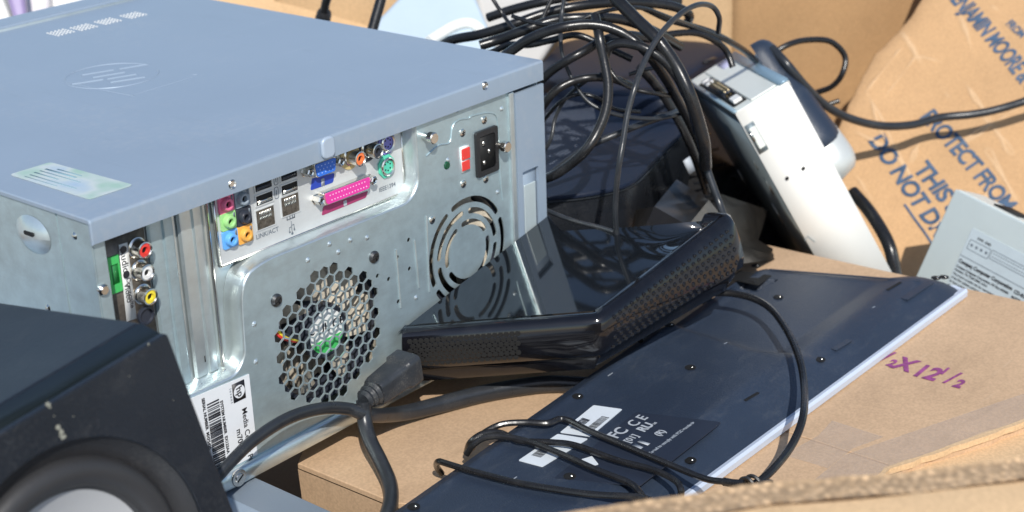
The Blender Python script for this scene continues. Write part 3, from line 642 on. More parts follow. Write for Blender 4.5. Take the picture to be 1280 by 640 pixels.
for (px, py, r) in ((58, 505, .0022), (60, 508, .0016), (71, 534, .0020), (75, 540, .0024), (78, 546, .0026), (74, 545, .0014), (184, 430, .0012), (66, 520, .0006), (90, 520, .0005), (160, 470, .0005), (215, 500, .0004)):
    p = onP(px, py, SP0, SM_.col[2].xyz)
    q = SM_.inverted()@p
    r *= .62; pol = [(q.x+r*rg.uniform(.4, 1.1)*cos(a), q.y+r*rg.uniform(.4, 1.2)*sin(a)) for a in [2*pi*k/9 for k in range(9)]]
    sc2.prism(pol, .0009, .0012, SM_)
sc2.build('scuff_marks', mat('pale_scuff', (.24, .24, .20), .8), S)

# ================================================================ BROWN BOX under keyboard
BZ = -.018
BX = thing('cardboard_box', (.4, -.14, -.2), 'brown cardboard box with purple size print lying under the upturned keyboard', 'box')
def bz(px, py): p = onZ(px, py, BZ); return (p.x, p.y)
bxo = [(.139, .012), (.141, -.075), (.150, -.090), (.150, -.318), (.655, -.322), (.659, -.270), (.652, -.158), (.645, -.010), (.640, .030), (.165, .030)]
fe = []
xs_ = [.150+i*(.655-.150)/60 for i in range(61)]
rg = random.Random(11)
def fy(x): return -.300 if x < .36 else max(-.372, -.300-(x-.36)*.38)
front = [(x, fy(x)+rg.uniform(-.0014, .0014)) for x in xs_]
poly = [(.165, .030), (.139, .012), (.141, -.075), (.150, -.090)]+front+[(.659, -.262), (.653, -.158), (.645, -.010), (.640, .030)]
def topf(p): return V((p[0], p[1], BZ))
body = MB()
vt = [V((x, y, BZ-.0045)) for x, y in poly]; vb = [V((x+(.4-x)*.03, y, -.2)) for x, y in poly]; n = len(poly)
body.add(vt+vb, [(i, (i+1) % n, n+(i+1) % n, n+i) for i in range(n)]+[tuple(range(2*n-1, n-1, -1))])
body.build('box_body', card_box, BX, smooth=False)
# top: two boards meeting at the seam x=.36, with thickness
seam = .3655
def lid(poly, z, name): o = MB().prism(poly, z-.0044, z).build(name, card_box, BX, smooth=False, bevel=.0008); return o
left = [(.165, .030), (.139, .012), (.141, -.075), (.150, -.090), (.150, -.298)]+[(x, y) for x, y in front if x < seam-.002]+[(seam-.0006, fy(seam)), (seam-.0006, .030)]
right_ = [(seam+.0006, .030), (seam+.0006, fy(seam))]+[(x, y) for x, y in front if x > seam+.002]+[(.659, -.262), (.653, -.158), (.645, -.010), (.640, .030)]
lid(left, BZ, 'top_flap'); rlid = lid(right_, BZ, 'top_flap')
def sztext(t_, size, px, py, bold=.0011): 
    return text(t_, size, frame(onZ(px, py, BZ+.0006), (.02, -1, 0), (1, .03, 0)), bold=bold, sx=.64)
zt_ = MB()
for a_t in (('1', .0160, 1099, 441, .0008), ('/', .0300, 1107, 447, .0006), ('2', .0160, 1115, 454, .0008), ('X', .0290, 1131, 456), ('12', .0290, 1159, 466), ('1', .0165, 1181, 464, .0008), ('/', .0300, 1190, 473, .0006), ('2', .0180, 1199, 480, .0009)): zt_.add(*sztext(*a_t))
zt_.build('size_print', inkpurple, rlid, smooth=False)
# clear packing tape along the front edge and over the seam
tape = mat('clear_tape', (.62, .56, .50), .22, 0, .1, 60, .3, 120)
bt = tape.node_tree.nodes['Principled BSDF']; bt.inputs['Alpha'].default_value = .13; bt.inputs['Specular IOR Level'].default_value = .8
MB().prism([(x, fy(x)+.0012) for x in (.30, .36, .42, .48, .54)]+[(x, fy(x)+.030) for x in (.54, .48, .42, .36, .30)], BZ+.0003, BZ+.0005).build('packing_tape', tape, BX, smooth=False)
MB().prism([(.338, -.2695), (.3705, -.2698), (.396, -.2785), (.396, -.240), (.372, -.243), (.336, -.238)], BZ+.0003, BZ+.00045).build('packing_tape', tape, BX, smooth=False)
# pale torn board along the front edge
MB().prism([(x, fy(x)-.0015+rg.uniform(-.0012, .0008)) for x in xs_]+[(x, fy(x)+.0016+rg.uniform(-.0006, .0012)) for x in xs_[::-1]], BZ-.004, BZ+.0004).build('torn_edge', card_light, BX, smooth=False)
# light inner flap in front of the box
fl = MB(); rg = random.Random(4)
def flf(u, v): return V((.16+.62*u, -.296-.20*v, BZ-.006-.010*v+.0015*sin(u*9+v*4)+.0012*N.noise(V((u*9, v*6, 0)))))
fl.grid(flf, 40, 14); tag(fl.build('cardboard_flap', card_light, None, solid=.004, face=V((0, 0, 1))), 'pale cardboard flap between the brown box and the near corrugated edge', 'cardboard flap')

# ================================================================ KEYBOARD (upside down)
KB = thing('keyboard', (.35, -.16, BZ), 'dark navy computer keyboard lying upside down across the cardboard box, cable wound round it', 'keyboard')
kxa, kxb = .085, .6285
def kfar(x): return -.1045+(x-.12)*(.0345/.45)      # far long edge
kn = -.2195                                         # near long edge
def kend(v):                                        # right end x as function of y fraction (0 = near edge, 1 = far)
    return .6430-.070*v
def kz(u, v):   # u 0..1 along, v 0..1 near->far
    x = u
    top = .0035
    z = top
    if v < .27: s = v/.27; z = BZ+.0075+(top-BZ-.0075)*(s*s*(3-2*s)*.45+.55*sin(s*pi/2))
    # raised plateau on the left part, ending in a soft ridge
    rd = .655+.10*(v-.5)+(.05*max(0, (.45-v))/.45)
    st_ = 1/(1+math.exp(-(u-rd)*170)); 
    if v >= .0: z -= .0075*st_*min(1, max(0, (v-.1)/.25))
    if v > .9: z -= .0025*((v-.9)/.1)**2
    if u > .965: z -= .004*((u-.965)/.035)**2
    # shallow lengthwise fold on the far side
    z += .0012*math.exp(-((v-.93)/.03)**2)
    return z
def kxy(u, v):
    x0_, x1_ = kxa, kend(v)
    # rounded corners at the right end
    cr = .03
    if v > 1-cr*2: x1_ -= .018*((v-(1-cr*2))/(cr*2))**2.5
    if v < .06: x1_ -= .006*((.06-v)/.06)**2
    x = x0_+(x1_-x0_)*u
    y = kn+(kfar(x)-kn)*v
    return x, y
def kf(u, v): x, y = kxy(u, v); return V((x, y, kz(u, v)))
def kinv(x, y):
    v = (y-kn)/(kfar(x)-kn); u = (x-kxa)/(kend(v)-kxa); return max(0, min(1, u)), max(0, min(1, v))
def kbz(x, y): return kz(*kinv(x, y))
kb = MB(); NU, NV = 150, 60
vs = [kf(i/NU, j/NV) for i in range(NU+1) for j in range(NV+1)]
fs = []
pk = kinv(*onZ(938, 351, 0)[:2]); 
pocket = [onZ(x, y, .0)[:2] for x, y in ((908, 353), (925, 341), (967, 345), (948, 358))]
def inpoly(p, poly):
    c = False
    for i in range(len(poly)):
        a, b = poly[i-1], poly[i]
        if (a[1] > p[1]) != (b[1] > p[1]) and p[0] < (b[0]-a[0])*(p[1]-a[1])/(b[1]-a[1])+a[0]: c = not c
    return c
for i in range(len(vs)):
    if inpoly(vs[i], pocket): vs[i] = V((vs[i].x, vs[i].y, vs[i].z-.009))
for i in range(NU):
    for j in range(NV): fs.append((i*(NV+1)+j, (i+1)*(NV+1)+j, (i+1)*(NV+1)+j+1, i*(NV+1)+j+1))
# side skirt
ring = [(i, NV) for i in range(NU+1)]+[(NU, j) for j in range(NV-1, -1, -1)]+[(i, 0) for i in range(NU-1, -1, -1)]+[(0, j) for j in range(1, NV)]
idx = [i*(NV+1)+j for i, j in ring]; base = len(vs)
for i in idx: v = vs[i]; vs.append(V((v.x, v.y, BZ+.0030)))
L_ = len(idx)
fs += [(idx[k], idx[(k+1) % L_], base+(k+1) % L_, base+k) for k in range(L_)]+[tuple(base+k for k in range(L_))]
kb.add(vs, fs); under = kb.build('underside', navy, KB, ang=40)
# silver rim: the key side frame peeking out along the near edge and end
rim = [V((kxy(i/60, 0)[0], kn-.0032, 0)) for i in range(61)]
rb_ = MB(); pro = [(.0045, .0070), (.0005, .0078), (-.0010, .0060), (-.0008, .0015), (.004, .0005)]
vs = []
for i, p in enumerate(rim):
    for o, z in pro: vs.append(V((p.x+.002*(i == 60), p.y+o, BZ+z)))
m_ = len(pro); rb_.add(vs, [(i*m_+j, (i+1)*m_+j, (i+1)*m_+j+1, i*m_+j+1) for i in range(60) for j in range(m_-1)]+[tuple(range(m_)), tuple(range(60*m_, 61*m_))]); rb_.build('silver_rim', strip_m, KB)
rc = []
for j in range(21): x, y = kxy(1, j/20); rc.append(V((x+.0014, y, BZ+.0045)))
MB().tube(rc, .0028, 8).build('end_rim', strip_m, KB)
# screw wells, slots
def kp(px, py):
    p = onZ(px, py, .003)
    for _ in range(4): p = onZ(px, py, kbz(p.x, p.y))
    return p
for (px, py) in ((945, 333), (973, 372), (837, 407), (863, 460), (1025, 450), (1170, 348), (1180, 347), (722, 496), (863, 576), (517, 634), (712, 596)):
    p = kp(px, py)
    w = MB().lathe([(.0040, .0004), (.0034, .0006), (.0028, .0002), (.0024, -.0005)], Matrix.Translation(p), 18).build('screw_well', blackpl, under)
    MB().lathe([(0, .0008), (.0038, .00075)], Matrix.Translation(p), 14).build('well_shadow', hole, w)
    MB().lathe([(0, .0012), (.0006, .0012), (.0009, .0008)], Matrix.Translation(p+V((.0006, -.0010, 0))), 10).build('screw', nickel, w)
def slot(pa, pb, w, m, h=.0005, name='slot'):
    a = kp(*pa); b = kp(*pb); d = (b-a).normalized(); pz = V((-d.y, d.x, 0))*w
    o = MB(); o.add([a+pz, b+pz, b-pz, a-pz]+[q+V((0, 0, h)) for q in (a+pz, b+pz, b-pz, a-pz)], [(0, 1, 2, 3), (4, 5, 6, 7), (0, 1, 5, 4), (1, 2, 6, 5), (2, 3, 7, 6), (3, 0, 4, 7)]); return o.build(name, m, under, bevel=.0002)
slot((931, 501), (948, 491), .0011, hole); slot((1109, 363), (1126, 353), .0012, hole); slot((877, 380), (890, 373), .0012, hole)
slot((1130, 375), (1163, 353), .0030, navy, .0012, 'rubber_foot'); slot((1042, 438), (1062, 426), .0022, navy, .0010, 'rubber_foot')
slot((962, 337.5), (1150, 352), .0006, strip_m if 0 else navy, .0010, 'seam_ridge')
for pa2, pb2_ in (((760, 470), (766, 466)), ((905, 430), (909, 428)), ((640, 600), (646, 596)), ((1090, 385), (1094, 383)), ((985, 420), (992, 421))): slot(pa2, pb2_, .0004, inkfaint, .0002, 'scuff')
# stickers: bar code strip and rating plate
def kpoly(pts, h, name, m, parent=under, r=.001):
    P = [kp(*p) for p in pts]; Z_ = max(p.z for p in P); b = MB(); pl = rnd([(p.x, p.y) for p in P], r, 3)
    b.prism(pl, Z_-.0004, Z_+h); return b.build(name, m, parent, smooth=False)
kpoly(((911, 352), (926, 342), (965, 345), (948, 357)), .0004, 'foot_pocket', hole, r=.0015)
slot((922, 350), (944, 353), .0012, blackpl, .0014, 'folded_foot')
kl = kpoly(((742, 507), (778, 512), (738, 546), (700, 541)), .0004, 'barcode_sticker', barcodep)
kl2 = kpoly(((697, 543), (735, 549), (678, 584), (648, 576)), .0004, 'barcode_sticker', barcodep)
rg = random.Random(9)
def kbars(A, B, C, parent, nb, zoff, m=inkgrey, thick=.6):
    A, B, C = kp(*A), kp(*B), kp(*C); z = max(A.z, B.z, C.z)+zoff; b = MB(); u = 0
    while u < 1:
        w = rg.choice((.006, .010, .018)); a = A.lerp(B, u); d = A.lerp(B, min(1, u+w)); c = C-A
        b.add([V((q.x, q.y, z)) for q in (a, d, d+c, a+c)], [(0, 1, 2, 3)]); u += w+rg.choice((.008, .014, .02))
    b.build('barcode', m, parent, smooth=False)
kbars((712, 536), (728, 523), (722, 539), kl, 10, .0006, inkblack); kbars((727, 541), (752, 521), (737, 543), kl, 10, .0006, inkblack)
kbars((664, 570), (676, 561), (676, 573), kl2, 10, .0006, inkblack)
def kframe(px, py, h=.0006): p = kp(px, py); return frame(p+V((0, 0, h)), (1, .02, 0), (-.02, 1, 0))
rplate = kpoly(((795, 515), (902, 537), (800, 620), (692, 598)), .0002, 'rating_plate', mat('rating_plate_navy', (.017, .024, .042), .5, 0, .1, 30), r=.002)
def ktext(s, size, px, py, m=inkfaint, bold=.0001, align='CENTER', sx=1.): 
    piece(text(s, size, kframe(px, py), bold=bold, align=align, sx=sx), 'lettering', m, rplate)
ktext('FC', .0120, 773, 542, inkwhite, .0003); ktext('C E', .0108, 797, 527, inkwhite, .0002); ktext('RU', .0092, 807, 535, inkwhite, .0004); ktext('us', .0040, 818, 530, inkwhite, .0001); ktext('(R)', .0066, 825, 542, inkwhite, .0003); ktext('[01]', .0070, 789, 549, inkwhite, .0002)
for i, (px, py, s) in enumerate(((840, 548, 'Tested to comply with FCC standards'), (848, 553, 'for home or office use  this device'), (838, 562, 'complies with part 15 of the rules'), (830, 569, 'operation is subject to conditions'), (822, 577, 'this device may not cause harmful'), (812, 585, 'interference and must accept any'), (802, 592, 'received  made in china'))):
    ktext(s, .0033, px, py, inkfaint, .0002)
tri_ = MB(); Mk = kframe(797, 560)
tri_.prism([(-.004, .004), (.003, .004), (.002, -.003), (-.003, -.003)], 0, .0001, Mk).box((.0055, -.004, 0), (.0085, .004, .0001), Mk).build('bin_symbol', inkwhite, rplate)
kpoly(((727, 575), (740, 571), (748, 581), (734, 585)), .0006, 'small_sticker', barcodep, r=.0003)
# keyboard cable, wound round
def kc(px, py, h): p = kp(px, py); q = p+V((0, 0, h)); # lift, then re-aim so it stands where it was seen
def KH(px, py, h): 
    p = onZ(px, py, .003+h); return p
def kun(px, py, z): return onZ(px, py, z)
wind = [(kun(1020, 700, -.004)), KH(930, 604, .010), KH(905, 602, .008), KH(880, 598, .005), KH(840, 582, .0045), KH(790, 561, .0045), KH(740, 540, .0050), KH(705, 524, .0055), KH(680, 527, .009) if 0 else KH(684, 529, .006), KH(655, 528, .006), KH(625, 531, .005), KH(600, 545, .000), kun(590, 560, -.010)]
cabl = [wind[1:]]
w2 = [KH(850, 625, -.006), KH(851, 612, .003), KH(843, 600, .0045), KH(815, 587, .0045), KH(770, 575, .0045), KH(720, 557, .005), KH(690, 553, .005), KH(650, 551, .005), KH(625, 541, .006), KH(604, 542, .005), KH(588, 553, .000), kun(583, 566, -.010)]
w3 = [KH(806, 628, -.006), KH(800, 616, .003), KH(785, 603, .0045), KH(745, 587, .006), KH(700, 567, .0055), KH(660, 552, .0055), KH(630, 546, .006), KH(607, 547, .005), KH(592, 556, .001), KH(583, 568, -.006)]
w4 = [KH(812, 625, -.004), KH(795, 621, .0045), KH(740, 618, .0045), KH(690, 611, .0045), KH(640, 602, .0045), KH(590, 589, .0045), KH(560, 580, .005), KH(548, 577, .003), kun(546, 583, -.006), kun(552, 592, -.014)]
cbm = MB()
for pts in (cabl[0], w2, w3, w4): cbm.tube(spline(pts, 10), .0021, 10)
lp_ = [onZ(800, 425, .006), onZ(822, 402, .008), onZ(845, 382, .013), onZ(870, 371, .017), onZ(900, 366, .019), onZ(935, 371, .019), onZ(962, 385, .018), onZ(983, 412, .017), onZ(998, 445, .016), onZ(1005, 480, .013), onZ(1004, 520, .016), onZ(990, 556, .008), onZ(965, 588, .008), onZ(942, 606, .006), onZ(925, 606, .006), KH(905, 602, .008)]
cbm.tube(spline(lp_, 10), .0026, 10)
kcab = cbm.build('cable', cablem, KB)
tie = MB(); c0 = onZ(938, 606, .008)
for i in range(4):
    a = c0+V((-.004+.0022*i, .002*sin(i*2), .001*cos(i*3))); tie.tube(spline([a+V((0, .005*cos(t), .0055*sin(t))) for t in [2*pi*k/8 for k in range(8)]], 3), .0011, 6)
tie.tube(spline([c0, c0+V((-.004, -.006, .004)), c0+V((.001, -.011, .006)), c0+V((.008, -.010, .002))], 5), .0010, 6)
tie.build('wire_tie', blackpl, kcab)

# ================================================================ POWER PLUG + CABLES on the box
PL = thing('power_plug', onZ(485, 490, BZ), 'dusty black mains plug with its thick cable bending down to the cardboard box', 'power plug')
pa = onZ(505, 462, .030); pb_ = onZ(466, 492, .026)
ax_ = (pb_-pa).normalized(); sidev = V((-ax_.y, ax_.x, 0)); 
PM = frame(pa, ax_, sidev)
pg = MB()
secs = [(-.006, .0108, .0105), (.004, .0108, .0105), (.0060, .0094, .0092), (.0275, .0086, .0086), (.031, .0078, .0080)]
vs = []
for x, a, b in secs: vs += [PM@V((x, y, z)) for y, z in rrect(-a, -b, a, b, .0035, 4)]
kk = len(rrect(0, 0, 1, 1, .1, 4))
pg.add(vs, [(i*kk+j, i*kk+(j+1) % kk, (i+1)*kk+(j+1) % kk, (i+1)*kk+j) for i in range(len(secs)-1) for j in range(kk)]+[tuple(range(kk-1, -1, -1)), tuple(range((len(secs)-1)*kk, len(secs)*kk))])
pg.build('plug_body', plugm, PL, ang=40)
col = MB(); cpts = [PM@V((x, 0, 0)) for x in (.030, .032, .034, .036, .038, .040, .042)]
col.tube(cpts, [.0078, .0088, .0070, .0080, .0062, .0070, .0050], 16); col.build('strain_relief', plugm, PL)
cp = [PM@V((.042, 0, 0)), onZ(455, 514, .018), onZ(457, 532, .010), onZ(463, 552, .003), onZ(476, 578, -.004), onZ(487, 605, -.009), onZ(488, 630, -.011), onZ(478, 660, -.012)]
MB().tube(spline(cp, 10), .0050, 12).build('mains_cable', cable_grey, PL)
cable('flat_cable', 'grey-black flat cable curving from the speaker past the mains plug to the keyboard', [onY(258, 612, -.030), onY(290, 576, -.030), onY(320, 548, -.026), onY(360, 523, -.022), onY(400, 511, -.020), onY(435, 511, -.020), onY(462, 519, -.024), onZ(500, 517, -.004), onZ(545, 507, -.010), onZ(600, 493, -.011), onZ(650, 484, -.011), onZ(690, 480, -.011), onZ(735, 482, -.012)], [.0042+.0022*max(0, min(1, (k_-60)/40)) for k_ in range(145)], cable_grey, n=14, up=(0, 0, 1), flat=.75)

# ================================================================ GLOSSY BEZEL
GZ = .053
GB = thing('device_stand', (.33, -.08, BZ), 'glossy black plastic stand base with perforated rim leaning on the computer beside the mains plug', 'stand')
GA = onY(500, 412, -.003); GBk = onY(650, 295, -.003); GC = onZ(752, 397, .062)
gn = (GBk-GA).cross(GC-GA).normalized()
if gn.z < 0: gn = -gn
def GP(px, py, h=0): return onP(px, py, GA+gn*h, gn)
P1 = GA+V((-.002, -.004, 0)); P1.z = GA.z-(gn.x*(P1.x-GA.x)+gn.y*(P1.y-GA.y))/gn.z; P2 = GC.copy(); P3 = GP(912, 273)
def off(pn): return pn
path = []
d1 = (P2-P1).normalized(); d2 = (P3-P2).normalized()
for i in range(13): path.append(P1.lerp(P2-d1*.006, i/12))
for i in range(1, 6): t = i/6; path.append((P2-d1*.006)*(1-t)**2+P2*2*t*(1-t)+(P2+d2*.006)*t*t)
for i in range(25): path.append((P2+d2*.006).lerp(P3, i/24))
path += [P3+d2*.004+V((-.001, .003, 0)), P3+d2*.0065+V((-.003, .010, -.001)), P3+d2*.006+V((-.004, .02, -.003))]
prof = [(-.0140, -.0045), (-.0105, -.0005), (-.0060, .0018), (-.0020, .0018), (.0015, -.0002), (.0030, -.0040), (.0038, -.0120), (.0032, -.0240), (.0008, -.0318), (-.0035, -.0345), (-.0055, -.0350), (-.0050, -.0385), (-.0120, -.0500), (-.0200, -.0500)]
gb = MB(); vs = []; m_ = len(prof); nrm_ = []
for i, p in enumerate(path):
    t = (path[min(i+1, len(path)-1)]-path[max(i-1, 0)]).normalized(); nr = V((t.y, -t.x, 0)).normalized(); nrm_.append(nr)
    g_ = max(0, min(1, (i-18)/24)); sz_ = .86+.26*g_
    for o, z in prof: vs.append(p+nr*(o+.010*g_*max(0, min(1, -z/.03)))+V((0, 0, z*sz_)))
gb.add(vs, [(i*m_+j, (i+1)*m_+j, (i+1)*m_+(j+1) % m_, i*m_+(j+1) % m_) for i in range(len(path)-1) for j in range(m_)]+[tuple(range(m_)), tuple(range((len(path)-1)*m_, len(path)*m_))])
rimo = gb.build('rim', gloss, GB, ang=50)
MB().lathe([(0, 0), (.008, 0), (.008, .022), (0, .022)], Matrix.Translation((.345, -.030, BZ))@Matrix.Diagonal((1, 1, 3.2, 1)), 16).build('foot', blackpl, GB)
MB().lathe([(0, 0), (.008, 0), (.008, .022), (0, .022)], Matrix.Translation((.415, -.050, BZ))@Matrix.Diagonal((1, 1, 3.6, 1)), 16).build('foot', blackpl, GB)
# inner glossy plate, slightly dished, leans on the computer
far1 = V((P1.x-.004, -.0032, GZ-.004)); far2 = V((.3875, -.0032, GZ-.004)); far3 = onZ(700, 286, GZ+.004); far4 = onZ(800, 283, GZ+.002); far5 = P3+V((-.005, .010, -.003))
inner = [p+n_*(-.0105) for p, n_ in zip(path[:-3], nrm_)]
def onpl(p, h=-.0012): q = p.copy(); q.z = GA.z-(gn.x*(p.x-GA.x)+gn.y*(p.y-GA.y))/gn.z+h; return q
inner = [onpl(p) for p in inner]
far1 = onpl(V((GA.x-.003, -.0032, 0))); far2 = onpl(V((.3885, -.0032, 0))); far3 = onpl(GP(700, 287)); far4 = onpl(GP(800, 281)); far5 = onpl(P3+V((-.006, .012, 0)))
gp = MB()
rowsA = inner; nA = len(rowsA)
def far(u):
    pts = [far1, far2, far3, far4, far5]; L2_ = [0, .50, .58, .78, 1.]
    for i in range(4):
        if u <= L2_[i+1]+1e-9: return pts[i].lerp(pts[i+1], (u-L2_[i])/(L2_[i+1]-L2_[i]))
    return pts[-1]
def gpf(u, v):
    a = rowsA[min(nA-1, int(round(u*(nA-1))))]; b = far(u); p = a.lerp(b, v)
    s = max(0, min(1, (u-.62)/.2)); p.z += -.005*sin(pi*v)*s*s
    return p
gp.grid(gpf, nA-1, 16); gp.build('top_plate', mat('mirror_black', (.008, .010, .013), .045, 0, .1, 20, spec=.9, coat=.7, rvar=.02), GB)
# perforation: dimples on the right side of the rim, hexagon mesh at the left end of the front
dm = MB(); rg = random.Random(1)
def rimpt(i_f, zz):
    i = min(len(path)-2, int(i_f)); f = i_f-i; g_ = max(0, min(1, (i_f-18)/24)); sz_ = .86+.26*g_; p = path[i].lerp(path[i+1], f); nr = nrm_[i].lerp(nrm_[min(i+1, len(nrm_)-1)], f).normalized()
    for (o0, z0), (o1, z1) in zip(prof, prof[1:]):
        if z0 >= zz >= z1 and o0 > -.004: t = (z0-zz)/(z0-z1+1e-9); return p+nr*(o0+(o1-o0)*t+.010*g_*min(1, -zz/.03))+V((0, 0, zz*sz_)), nr
    return p+nr*.003+V((0, 0, zz)), nr
dk = MB()
Lr = (P3-P2).length; step = .0064
for r_ in range(7):
    zz = -.0045-r_*.0042
    nn_ = int(Lr/step)
    for c_ in range(nn_):
        fi = 18+(24*(c_+.5*(r_ % 2)+.6))/nn_
        if fi > 41.5: continue
        p, nr = rimpt(fi, zz); M = frame(p, nr.cross(V((0, 0, 1))), (0, 0, 1))
        if M.col[2].xyz.dot(nr) < 0: M = frame(p, V((0, 0, 1)).cross(nr), (0, 0, 1))
        dm.lathe([(.0009, .0000), (.0014, .0005), (.0019, .0000)], M, 10)
        dk.lathe([(0, .00025), (.0013, .00025)], M, 8)
dm.build('perforation', gloss, rimo); dk.build('perforation_holes', hole, rimo)
hx_ = MB()
for r_ in range(6):
    for c_ in range(20-r_ % 2):
        fi = .5+c_*.36+.18*(r_ % 2); p, nr = rimpt(fi, -.0065-r_*.0040)
        M = frame(p+nr*.0001, V((0, 0, 1)).cross(nr), (0, 0, 1)); hx_.lathe([(0, .0003), (.0019, .0003), (.0021, 0)], M, 6)
hx_.build('mesh_pattern', hole, rimo)


# ================================================================ NAVY DEVICES in the tangle
AZ = .080
A_ = thing('electronic_device', (.6, .08, -.15), 'navy-black plastic device with a perforated top beside the computer under the cable tangle', 'electronic device')
pa_ = [onZ(x, y, AZ) for x, y in ((640, 226), (740, 241), (790, 229), (867, 150), (850, 122), (760, 105), (690, 110))]
pa_ = [(p.x, p.y) for p in pa_]
pa_[0] = (.405, .040); 
pa_.append((.405, .20)); pa_ = pa_[:6]+[(.58, .24), (.405, .21)]
poly = rnd(pa_, [.01, .02, .03, .012, .02, .02, .02, .02], 8)
ab = MB(); n = len(poly); c2 = V((sum(p[0] for p in poly)/n, sum(p[1] for p in poly)/n))
levels = [(.993, AZ), (1.0, AZ-.0012), (1.0, AZ-.003), (.985, AZ-.0036), (.985, AZ-.005), (.998, AZ-.0055), (1.01, AZ-.040), (.96, AZ-.065), (.95, -.15)]
vs = []
for s_, z in levels: vs += [V((c2.x+(p[0]-c2.x)*s_, c2.y+(p[1]-c2.y)*s_, z)) for p in poly]
ab.add(vs, [(i*n+j, i*n+(j+1) % n, (i+1)*n+(j+1) % n, (i+1)*n+j) for i in range(len(levels)-1) for j in range(n)]+[tuple(range(n-1, -1, -1))])
ab.m = [1 if (min(f) // n) >= 3 else 0 for f in ab.f]; ab.m[-1] = 0
ab.build('housing', [navy2, darkside], A_, ang=30)
MB().tube([V((p[0]+(p[0]-c2.x)*.006, p[1]+(p[1]-c2.y)*.006, AZ-.0042)) for p in poly+[poly[0]]], .0007, 6).build('seam_highlight', glossg, A_)  # glossy tube added along the seam to stand for its shine
for k_ in range(7):
    q0 = onZ(806+k_*7, 205-k_*6.5, AZ-.02); MB().tube([V((q0.x, q0.y, AZ-.018)), V((q0.x+.001, q0.y, AZ-.026)), V((q0.x+.001, q0.y-.0005, AZ-.036))], .0009, 6).build('side_rib', glossg, A_)
dt = MB()
ga, gb_, gc = onZ(688, 205, AZ), onZ(740, 172, AZ), onZ(684, 150, AZ)
for i in range(26):
    for j in range(22):
        p = ga+(gb_-ga)*(i/22)+(gc-ga)*(j/18)
        q = onZ(0, 0, 0)
        if inpoly((p.x, p.y), poly) and p.x > .41: dt.lathe([(0, .0002), (.0006, .0003), (.0008, .0)], Matrix.Translation((p.x, p.y, AZ)), 6)
dt.build('speaker_grille', mat('grille_dots', (.13, .15, .19), .5), A_)
# dull marks and the vents on its right flank
MB().box((.60, .006, .030), (.602, .03, .034)).build('flank_mark', darkside, A_)
B_ = thing('electronic_device', (.76, .16, -.15), 'second navy-black plastic device with a smooth rounded top behind the perforated one', 'electronic device')
BZ2 = .092
pb2 = [(p.x, p.y) for p in [onZ(x, y, BZ2) for x, y in ((668, 88), (700, 52), (745, 44), (830, 49), (895, 53), (912, 64), (857, 98), (838, 128), (780, 120), (700, 110))]]
polyb = rnd(pb2, [.03, .03, .03, .03, .03, .012, .01, .02, .03, .03], 8); n = len(polyb); c2 = V((sum(p[0] for p in polyb)/n, sum(p[1] for p in polyb)/n)); vs = []
levels = [(.80, BZ2+.002), (.93, BZ2+.0015), (.985, BZ2), (1., BZ2-.003), (1.0, BZ2-.03), (.985, BZ2-.032), (.985, BZ2-.036), (1.0, BZ2-.04), (.97, -.15)]
for s_, z in levels: vs += [V((c2.x+(p[0]-c2.x)*s_, c2.y+(p[1]-c2.y)*s_, z)) for p in polyb]
MB().add(vs, [(i*n+j, i*n+(j+1) % n, (i+1)*n+(j+1) % n, (i+1)*n+j) for i in range(len(levels)-1) for j in range(n)]+[tuple(range(n-1, -1, -1))]).build('housing', navy2, B_, ang=40)
pt = onZ(887, 75, BZ2+.004); MB().box((pt.x-.01, pt.y-.002, pt.z-.0005), (pt.x+.01, pt.y+.002, pt.z+.0006)).build('top_mark', darkside, B_)
# ribbed module, widened into a dark backdrop that keeps the gap in shade
G_ = thing('black_module', (.64, .03, -.15), 'black ribbed module with white tag, widened as dark backdrop left of the white drive', 'electronic device')
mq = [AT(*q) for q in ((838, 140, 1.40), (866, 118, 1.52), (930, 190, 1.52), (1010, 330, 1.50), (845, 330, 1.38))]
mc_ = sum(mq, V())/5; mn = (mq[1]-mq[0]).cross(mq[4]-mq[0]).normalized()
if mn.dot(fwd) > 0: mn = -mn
gmo = MB().add(mq+[p-mn*.03 for p in mq], [(0, 1, 2, 3, 4), (9, 8, 7, 6, 5)]+[(i, 5+i, 5+(i+1) % 5, (i+1) % 5) for i in range(5)]).build('module_backdrop', blackpl, G_, bevel=.002)
sl_ = MB()
for i in range(8):
    a = mq[0].lerp(mq[4], .22+.09*i); b = mq[1].lerp(mq[3], .22+.09*i); p_ = a.lerp(b, .25)-mn*0+mn*.001; q_ = a.lerp(b, .8)+mn*.001
    sl_.tube([p_, p_.lerp(q_, .5), q_], .0011, 6)
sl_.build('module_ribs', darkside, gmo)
pt = AT(862, 207, 1.318); MB().box((-.007, -.0035, 0), (.007, .0035, .0008), frame(pt, V((.35, -.2, -.9)), -V((.8, -.3, .3)))).build('white_tag', inkwhite, gmo)
